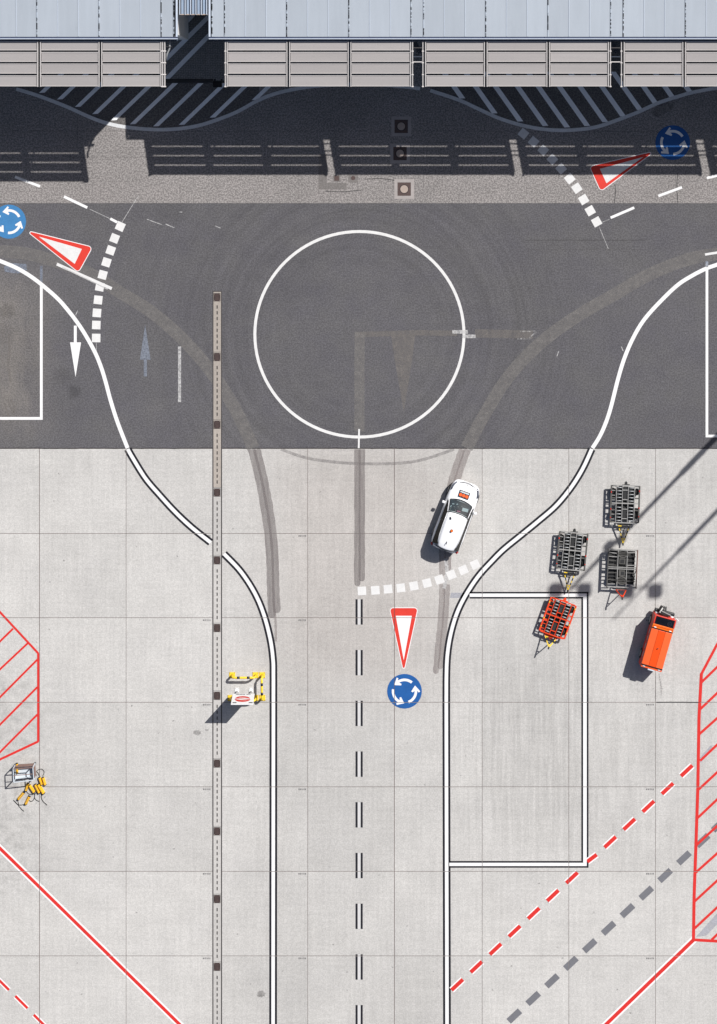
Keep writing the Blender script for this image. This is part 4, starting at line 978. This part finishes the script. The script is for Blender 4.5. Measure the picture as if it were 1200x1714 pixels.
# ================================================================== TRAILERS
def tow_bar(e, y0, ln, tip_z, cols, w=.62):
    """triangular draw bar from the deck edge, its tip at tip_z"""
    z0 = .42; a = Vector((-w / 2, -y0, z0)); b = Vector((w / 2, -y0, z0)); t = Vector((0, -y0 - ln, tip_z))
    mb = MB(); mb.bar(a, t, .055, .055); mb.bar(b, t, .055, .055); 
    q = .72; mb.bar(a.lerp(t, q), b.lerp(t, q), .045)
    d = mb.build('tow_bar', M[cols[0]], e)
    mb = MB(); mb.bar(a, b, .04)
    for p in (a, b):
        for q0, q1 in cols[2]: mb.bar(p.lerp(t, q0), p.lerp(t, q1), .062, .062)
    mb.build('tow_bar_band', M[cols[1]], d)
    mb = MB(); mb.tube([t + Vector((0, .04, 0)), t + Vector((0, -.12, 0))], .045, 8); mb.build('tow_eye', M['steel_dark'], d)
def roller_trailer(loc, rz, label, pal, tip_z, tl, wd=1.76, ln=2.2, group='airport baggage and container trailers'):
    e = thing('roller_trailer', loc, rz, label, 'trailer', group)
    w, l = wd / 2, ln / 2; z = .52
    fr, rl, ro_, edge_ = pal
    xs = [-.60 * w, -.19 * w, .19 * w, .62 * w]
    mb = MB()
    for x in xs: mb.bar((x, -l, z - .02), (x, l, z - .02), .036, .13)
    mb.bar((-w + .12, -l, z), (w - .12, -l, z), .055, .08); mb.bar((-w + .12, l, z), (w - .12, l, z), .05, .08); mb.bar((-w + .1, .05, z + .002), (w - .1, .05, z + .002), .06, .08)
    mb.build('deck_frame', M[fr], e)
    for s in (-1, 1):
        mb = MB(); x = s * (w - .05)
        mb.bar((x, -l + .02, z - .03), (x, l - .02, z - .03), .085, .11)
        for y in (-l + .04, -.35, .35, l - .04): mb.bar((x, y, z - .03), (s * .62 * w, y, z - .04), .07)
        mb.build('side_rail', M[edge_], e)
        mb = MB()
        for k in (0, 1, 3): mb.box((x, -l + .3 + k * .5 + (.1 if s > 0 else 0), z + .03), (.05, .05 + .04 * (k % 2), .04))
        mb.build('stop', M[rl], e)
    N = 11
    for k in range(N):
        y = -l + .13 + k * (ln - .26) / (N - 1)
        if abs(y - .05) < .07: continue
        for (x0, x1) in ((xs[0] + .05, xs[1] - .05), (xs[2] + .05, xs[3] - .05)):
            mb = MB(); mb.cyl(((x0 + x1) / 2, y, z + .01), .022, x1 - x0, 8, 0, 'X'); mb.build('roller', M[ro_], e, smooth=True)
    for k in range(7):
        y = -l + .2 + k * .28; mb = MB(); mb.bar((-w + .1, y, z - .05), (xs[0], y, z - .05), .035); 
        if k % 2 == 0: mb.bar((xs[1], y + .05, z), (xs[2], y + .05, z), .045)
        mb.build('cross_bar', M[fr], e)
    mb = MB(); mb.box((.02, l - .22, z - .05), (.24, .3, .05)); mb.box((.0, .5, z - .08), (.2, .45, .06)); mb.box((-.03, -.55, z - .08), (.22, .5, .06)); mb.box((0, 0, .3), (1.02, ln - .25, .05)); mb.box((.68, -.5, .3), (.25, .5, .05)); mb.box((-.68, .6, .3), (.25, .55, .05)); mb.build('under_deck_shade', M['steel_dark'], e)  # fittings plus dark plates added to make the space below the deck dark
    mb = MB(); mb.bar((-w + .15, -.62, .24), (w - .15, -.62, .24), .09); mb.bar((-w + .15, .62, .24), (w - .15, .62, .24), .09)
    for y in (-.25, .3, .8, -.85): mb.bar((-.62 * w, y, .4), (.62 * w, y + .06, .4), .07)
    mb.build('axle', M['steel_dark'], e)
    for s in (-1, 1):
        for y in (-.70, .70):
            mb = MB(); mb.cyl((s * (w - .16), y, .2), .2, .16, 16, 0, 'X'); mb.build('wheel', M['rubber'], e, bevel=.02)
    mb = MB(); mb.box((.03, l + .10, .42), (.16, .14, .1)); mb.bar((-.2, l, .42), (.25, l + .04, .42), .06); mb.tube([(.04, l + .1, .42), (.04, l + .22, .42)], .05, 8); mb.build('rear_coupling', M['steel_dark'] if fr != 'kit_orange' else M[fr], e)
    mb = MB(); mb.box((0, -l - .1, .36), (.8, .1, .1)); mb.bar((-.5, -l, .4), (-.3, -l - .22, .4), .05); mb.bar((.5, -l, .4), (.3, -l - .22, .4), .05); mb.cyl((0, -l - .16, .34), .14, .12, 16); mb.build('turntable', M['steel_mid'] if fr != 'kit_orange' else M[fr], e)
    mb = MB(); mb.box((-.25, -l - .2, .45), (.2, .05, .04)); mb.build('handle', M['yellow'], e)
    tow_bar(e, l + .22, tl, tip_z, ('yellow', 'trim', ((.0, .12), (.26, .42), (.56, .66))) if fr != 'kit_orange' else ('yellow', 'trim', ((.2, .4),)))
    return e
def gp(px, py, h): v = G(px, py, h); v.z = 0; return v
roller_trailer(gp(1046.0, 843.8, .5), R(-2.0), 'grey roller deck trailer at the upper end of the right row', ('steel', 'sign_red', 'roller', 'steel_mid'), .25, 1.05)
roller_trailer(gp(957.4, 922.5, .5), R(-5.5), 'grey roller deck trailer hitched to the orange one', ('steel', 'sign_red', 'roller', 'steel_mid'), .25, 1.05)
roller_trailer(gp(933.5, 1034.6, .5), R(-19.8), 'orange framed roller deck trailer with its yellow tow bar raised', ('kit_orange', 'yellow', 'roller', 'kit_orange'), 1.05, .42, 1.66, 2.1)
# the older pallet trailer
e = thing('pallet_trailer', gp(1041.2, 951.5, .5), R(-2.6), 'grimy grey open frame trailer with raised orange tow bar', 'trailer', 'airport baggage and container trailers')
w, l, z = .86, 1.1, .5
mb = MB()
for y in (-l, l): mb.bar((-w, y, z), (w, y, z), .06, .1)
for y in (-.03, .07): mb.bar((-w, y, z + .01), (w, y, z + .01), .038, .08)
for x in (-.27, .27): mb.bar((x, -l, z - .005), (x, l, z - .005), .04, .08)
mb.build('deck_frame', M['steel'], e)
for s in (-1, 1):
    mb = MB(); mb.bar((s * w, -l - .03, z + .06), (s * w, l + .03, z + .06), .05, .2); mb.build('side_rail', M['steel_mid'] if s < 0 else M['crate_brown'], e)
rr = random.Random(5)
for k in range(9):
    y = -l + .14 + k * .235
    for x0, x1 in ((-w + .05, -.3), (.3, w - .05)):
        y2 = y + rr.uniform(-.04, .04)
        mb = MB(); mb.bar((x0, y2, z - .02), (x1 - rr.uniform(0, .1), y2 + rr.uniform(-.03, .03), z - .02), .04, .05); mb.build('cross_bar', M[rr.choice(['steel', 'steel_mid', 'steel_mid', 'steel_dark'])], e)
mb = MB()
for k in range(10):
    x = rr.choice((-1, 1)) * rr.uniform(.36, .78); y = rr.uniform(-.95, .85); mb.bar((x, y, z - .05), (x + rr.uniform(-.12, .12), y + rr.uniform(.15, .35), z - .05), .045)
mb.build('brace', M['steel_mid'], e)
for yc in (.86, -.72):
    mb = MB(); mb.tube([(.27 * math.cos(q), yc + .22 * math.sin(q), z + .0) for q in [2 * math.pi * k / 20 for k in range(21)]], .045, 6)
    for q in (-.1, 0, .1): mb.bar((-.22, yc + q, z - .01), (.22, yc + q, z - .01), .04)
    mb.build('turntable', M['steel_mid'], e)
mb = MB(); mb.box((0, .42, z - .03), (.36, .34, .05)); mb.box((0, -.28, z - .03), (.36, .34, .05)); mb.build('hatch_frame', M['steel_mid'], e)
mb = MB(); mb.box((0, .42, z), (.22, .22, .03)); mb.box((0.05, -.28, z), (.18, .2, .03)); mb.build('hatch', M['steel_dark'], e)
mb = MB(); mb.box((0, 0, .26), (1.5, 2.0, .06)); mb.build('under_deck_shade', M['steel_dark'], e)  # dark plate added as shade beneath the open frame
for s in (-1, 1):
    for y in (-.75, .75):
        mb = MB(); mb.cyl((s * .68, y, .2), .2, .15, 16, 0, 'X'); mb.build('wheel', M['rubber'], e, bevel=.02)
mb = MB(); mb.box((0, -l - .12, .4), (.62, .08, .12)); mb.bar((-.25, -l, .42), (-.22, -l - .16, .42), .06); mb.bar((.25, -l, .42), (.22, -l - .16, .42), .06); mb.build('front_beam', M['steel_mid'], e)
tow_bar(e, l + .17, .30, 1.22, ('kit_orange', 'kit_orange', ()), .60)

# ================================================================== SIGN AND CRASH BARRIERS
sb = P(408.6, 1157, 0)
sg = thing('apron_sign', sb, 0, 'white upright notice board with red round emblem behind yellow barriers', 'sign')
SW, z0, z1 = 1.29, .55, 2.5; tl = math.atan2(.10, z1 - z0)
for s in (-1, 1):
    x = s * .42
    mb = MB(); mb.box((x, .05, .012), (.25, .30, .024)); pl = mb.build('foot_plate', M['kit_white'], sg)
    mb = MB()
    for a in (-1, 1):
        for b in (-1, 1): mb.cyl((x + a * .09, .05 + b * .11, .03), .015, .02, 8)
    mb.build('bolt', M['steel_dark'], pl)
    mb = MB(); mb.bar((x, .0, .024), (x, -.05, z0), .09, .06); mb.bar((x, -.06, z0), (x, -.165, z1 - .1), .08, .04); mb.build('post', M['steel'], sg)
sm = Matrix.Translation((0, -.02, z0)) @ Matrix.Rotation(tl, 4, 'X')
def sgn(mb, nm, mt, par=None, **k):
    mb.v = [sm @ v for v in mb.v]; return mb.build(nm, mt, par or sg, **k)
PHt = (z1 - z0) / math.cos(tl)
mb = MB(); mb.box((0, 0, PHt / 2), (SW, .05, PHt)); panel = sgn(mb, 'board', M['kit_white'], bevel=.01)
n = 40
def ell(cx, cz, rx, rz_, a0, a1, y, inner=0.0):
    pts = [(cx + rx * math.cos(R(a)), y, cz + rz_ * math.sin(R(a))) for a in [a0 + (a1 - a0) * k / n for k in range(n + 1)]]
    if inner: pts += [(cx + rx * inner * math.cos(R(a)), y, cz + rz_ * inner * math.sin(R(a))) for a in [a1 + (a0 - a1) * k / n for k in range(n + 1)]]
    return pts
ez = PHt * .53
mb = MB(); mb.poly(ell(0, ez, .46, .52, 4, 180, .028)[::-1]); mb.poly(ell(-.02, ez - .05, .44, .50, 186, 356, .028)[::-1]); em = sgn(mb, 'emblem', M['sign_red'], panel)
mb = MB()
mb.poly([(-.40, .031, ez + .06), (-.1, .031, ez + .17), (.20, .031, ez + .2), (.30, .031, ez + .16), (.06, .031, ez + .10), (-.12, .031, ez + .03)])
mb.poly([(.40, .031, ez - .12), (.1, .031, ez - .23), (-.20, .031, ez - .27), (-.28, .031, ez - .23), (-.06, .031, ez - .17), (.12, .031, ez - .10)])
sgn(mb, 'emblem_mark', M['kit_white'], panel)
mb = MB()
for k in range(14):
    if k in (9,): continue
    x = -.42 + k * .062; mb.box((x, .029, .16), (.044, .004, .13 if k % 3 else .09))
sgn(mb, 'lettering', M['trim'], panel)
for x in (-.44, .50):
    mb = MB(); mb.box((x, .028, PHt - .26), (.22, .006, .15)); sgn(mb, 'lettering_block', M['trim'], panel, bevel=.0)

def barrier(p0, p1, label, h=.62, hide=False):
    a = P(*p0); b = P(*p1); d = b - a; ln = d.length; e = thing('crash_barrier', (a + b) / 2, math.atan2(d.y, d.x), label, 'barrier', 'yellow crash barriers round the notice board')
    r = .068; q = ln / 2
    for s in (-1, 1):
        mb = MB(); mb.box((s * q, 0, .015), (.35, .35, .03)); f = mb.build('foot_plate', M['yellow'], e, bevel=.006)
        mb = MB()
        for i in (-1, 1):
            for j in (-1, 1): mb.cyl((s * q + i * .14, j * .14, .035), .018, .02, 8)
        mb.build('bolt', M['steel_dark'], f)
    pts = [(-q, 0, .03), (-q, 0, h - .2)] + [(-q + .2 - .2 * math.cos(t), 0, h - .2 + .2 * math.sin(t)) for t in (.4, .8, 1.2)] + [(-q + .2, 0, h)]
    pts += [(q - .2, 0, h)] + [(q - .2 + .2 * math.sin(t), 0, h - .2 + .2 * math.cos(t)) for t in (.4, .8, 1.2)] + [(q, 0, h - .2), (q, 0, .03)]
    mb = MB(); mb.tube(pts, r, 12); mb.build('hoop', M['yellow'], e, smooth=True)
    for s in (-1, 1):
        mb = MB(); mb.tube([(s * (q - .31), 0, h), (s * (q - .48), 0, h)], r + .004, 12); mb.build('black_band', M['trim'], e, smooth=True)
barrier((388.7, 1130), (427.7, 1130), 'yellow hoop barrier with black bands above the notice board')
barrier((438.7, 1130), (439.2, 1168), 'yellow hoop barrier right of the notice board beside the lane edge')
barrier((386.0, 1168.3), (427.7, 1168.3), 'yellow hoop barrier mostly hidden under the notice board')

# ================================================================== CHOCK CRATE AND WHEEL CHOCKS
cb = [P(26.2, 1279), P(59, 1276.8), P(60.5, 1297.5), P(27, 1301.3)]
cen = sum(cb, Vector()) / 4
cr = thing('chock_crate', cen, 0, 'open steel crate with pale floor beside the spilled yellow chocks', 'crate')
q = [p - cen for p in cb]; up = Vector((0, 0, 1))
mb = MB(); mb.hexa([q[3] + up * .12, q[2] + up * .12, q[1] + up * .12, q[0] + up * .12], [q[3] + up * .16, q[2] + up * .16, q[1] + up * .16, q[0] + up * .16]); mb.build('floor', M['crate_pale'], cr)
for i in range(4):
    a, b = q[i], q[(i + 1) % 4]; 
    mb = MB(); mb.bar(a, a + up * .95, .05); mb.build('post', M['crate_pale'], cr)
    mb = MB(); mb.bar(a + up * .95, b + up * .95, .045); mb.build('rim', M['crate_pale'] if i != 0 else M['crate_brown'], cr)
    d = (b - a); nrm = Vector((d.y, -d.x, 0)).normalized() * .012
    hh = (.62, .62, .3, .35)[i]
    mb = MB(); mb.hexa([a + up * .1 - nrm, b + up * .1 - nrm, b + up * .1 + nrm, a + up * .1 + nrm], [a + up * hh - nrm, b + up * hh - nrm, b + up * hh + nrm, a + up * hh + nrm]); mb.build('side_panel', M['crate_brown'] if i in (0, 1) else M['crate_pale'], cr)
    mb = MB(); mb.box(a + up * .05, (.08, .08, .1)); mb.build('foot', M['steel_dark'], cr)
mb = MB(); mb.bar(q[0].lerp(q[3], .5) + up * .97, q[1].lerp(q[2], .5) + up * .97, .03); mb.build('carry_bar', M['crate_brown'], cr)

def chock(a, b, wd, label, rope, z=0.0, first=[None]):
    pa = P(a[0] / 10, 1250 + a[1] / 10); pb = P(b[0] / 10, 1250 + b[1] / 10); d = pb - pa; ln = d.length; c = (pa + pb) / 2; c.z = z
    rz = math.atan2(d.y, d.x); w = wd / S
    if first[0] is None:
        e = thing('wheel_chock', (0, 0, 0), 0, label, 'wheel chock', 'yellow wheel chocks by the crate')
        mb = MB(); mb.add([(-.2, -.09, 0), (.2, -.09, 0), (.2, .09, 0), (-.2, .09, 0), (-.2, -.035, .17), (.2, -.035, .17), (.2, .035, .17), (-.2, .035, .17)], [(3, 2, 1, 0), (4, 5, 6, 7), (0, 1, 5, 4), (1, 2, 6, 5), (2, 3, 7, 6), (3, 0, 4, 7)]); mb.build('wedge', M['chock_y'], e, bevel=.012)
        for s in (-1, 1):
            mb = MB(); mb.add([(s * .2, -.085, 0), (s * .235, -.085, 0), (s * .235, .085, 0), (s * .2, .085, 0), (s * .2, -.035, .16), (s * .235, -.03, .15), (s * .235, .03, .15), (s * .2, .035, .16)], [(3, 2, 1, 0), (4, 5, 6, 7), (0, 1, 5, 4), (1, 2, 6, 5), (2, 3, 7, 6), (3, 0, 4, 7)]); mb.build('end_cap', M['rubber'], e)
        mb = MB()
        for k in range(4): mb.box((-.12 + k * .08, 0, .171), (.02, .06, .006))
        mb.build('grip_rib', M['crate_brown'], e)
        first[0] = e; first.append(False)
    elif True:
        e = copy_tree(first[0])
    e.location = c; e.rotation_euler = (0, 0, rz); e.scale = (ln / .46, w / .18, 1) ; e['label'] = label
    return e, rope
def rope_of(e, rope):
    if not rope: return
    M_ = (Matrix.Translation(e.location) @ e.rotation_euler.to_matrix().to_4x4() @ Matrix.Diagonal((*e.scale, 1))).inverted()
    pts = [P(x / 10, 1250 + y / 10, .02) for x, y in [(p.x, p.y) for p in spline(rope, 6)]]
    mb = MB(); mb.tube([M_ @ p for p in pts], .017, 5); mb.build('rope', M['rubber'], e)
ch = [((655, 505), (702, 635), 5.2, 'yellow chock nearest the crate corner with looped rope', [(660, 490), (640, 440), (615, 410), (640, 385), (700, 372), (740, 420), (715, 490)]),
      ((717, 505), (757, 640), 5.0, 'rightmost yellow chock pointing down to the slab joint', [(745, 645), (738, 660), (745, 655)]),
      ((472, 600), (430, 735), 5.2, 'yellow chock lying closest below the crate front', [(435, 735), (480, 785), (540, 800), (575, 780)]),
      ((488, 635), (575, 765), 5.4, 'yellow chock second from the left in the slanting row', [(575, 765), (580, 830), (560, 890), (520, 912), (490, 895)]),
      ((585, 620), (660, 775), 5.0, 'yellow chock with a brown worn side in the middle of the heap', [(640, 780), (600, 770), (578, 830), (600, 885), (655, 912)]),
      ((632, 618), (735, 785), 6.4, 'broadest yellow chock with a rope trailing to the lower right', [(705, 790), (692, 845), (720, 910), (790, 975)]),
      ((405, 755), (300, 880), 5.2, 'yellow chock lying furthest left in the spilled heap', [(295, 885), (308, 940), (310, 975), (225, 890)]),
      ((495, 818), (425, 960), 5.4, 'lowest yellow chock of the spilled heap', [(415, 960), (360, 972), (310, 978), (350, 1030), (390, 1070), (405, 1072)])]
made = [chock(*a) for a in ch]
ca = chock((290, 255), (296, 430), 4.0, 'yellow chock standing in the left end of the crate', None, .17)
ropes = [m for m in made]
for e, rp in ropes: rope_of(e, rp)
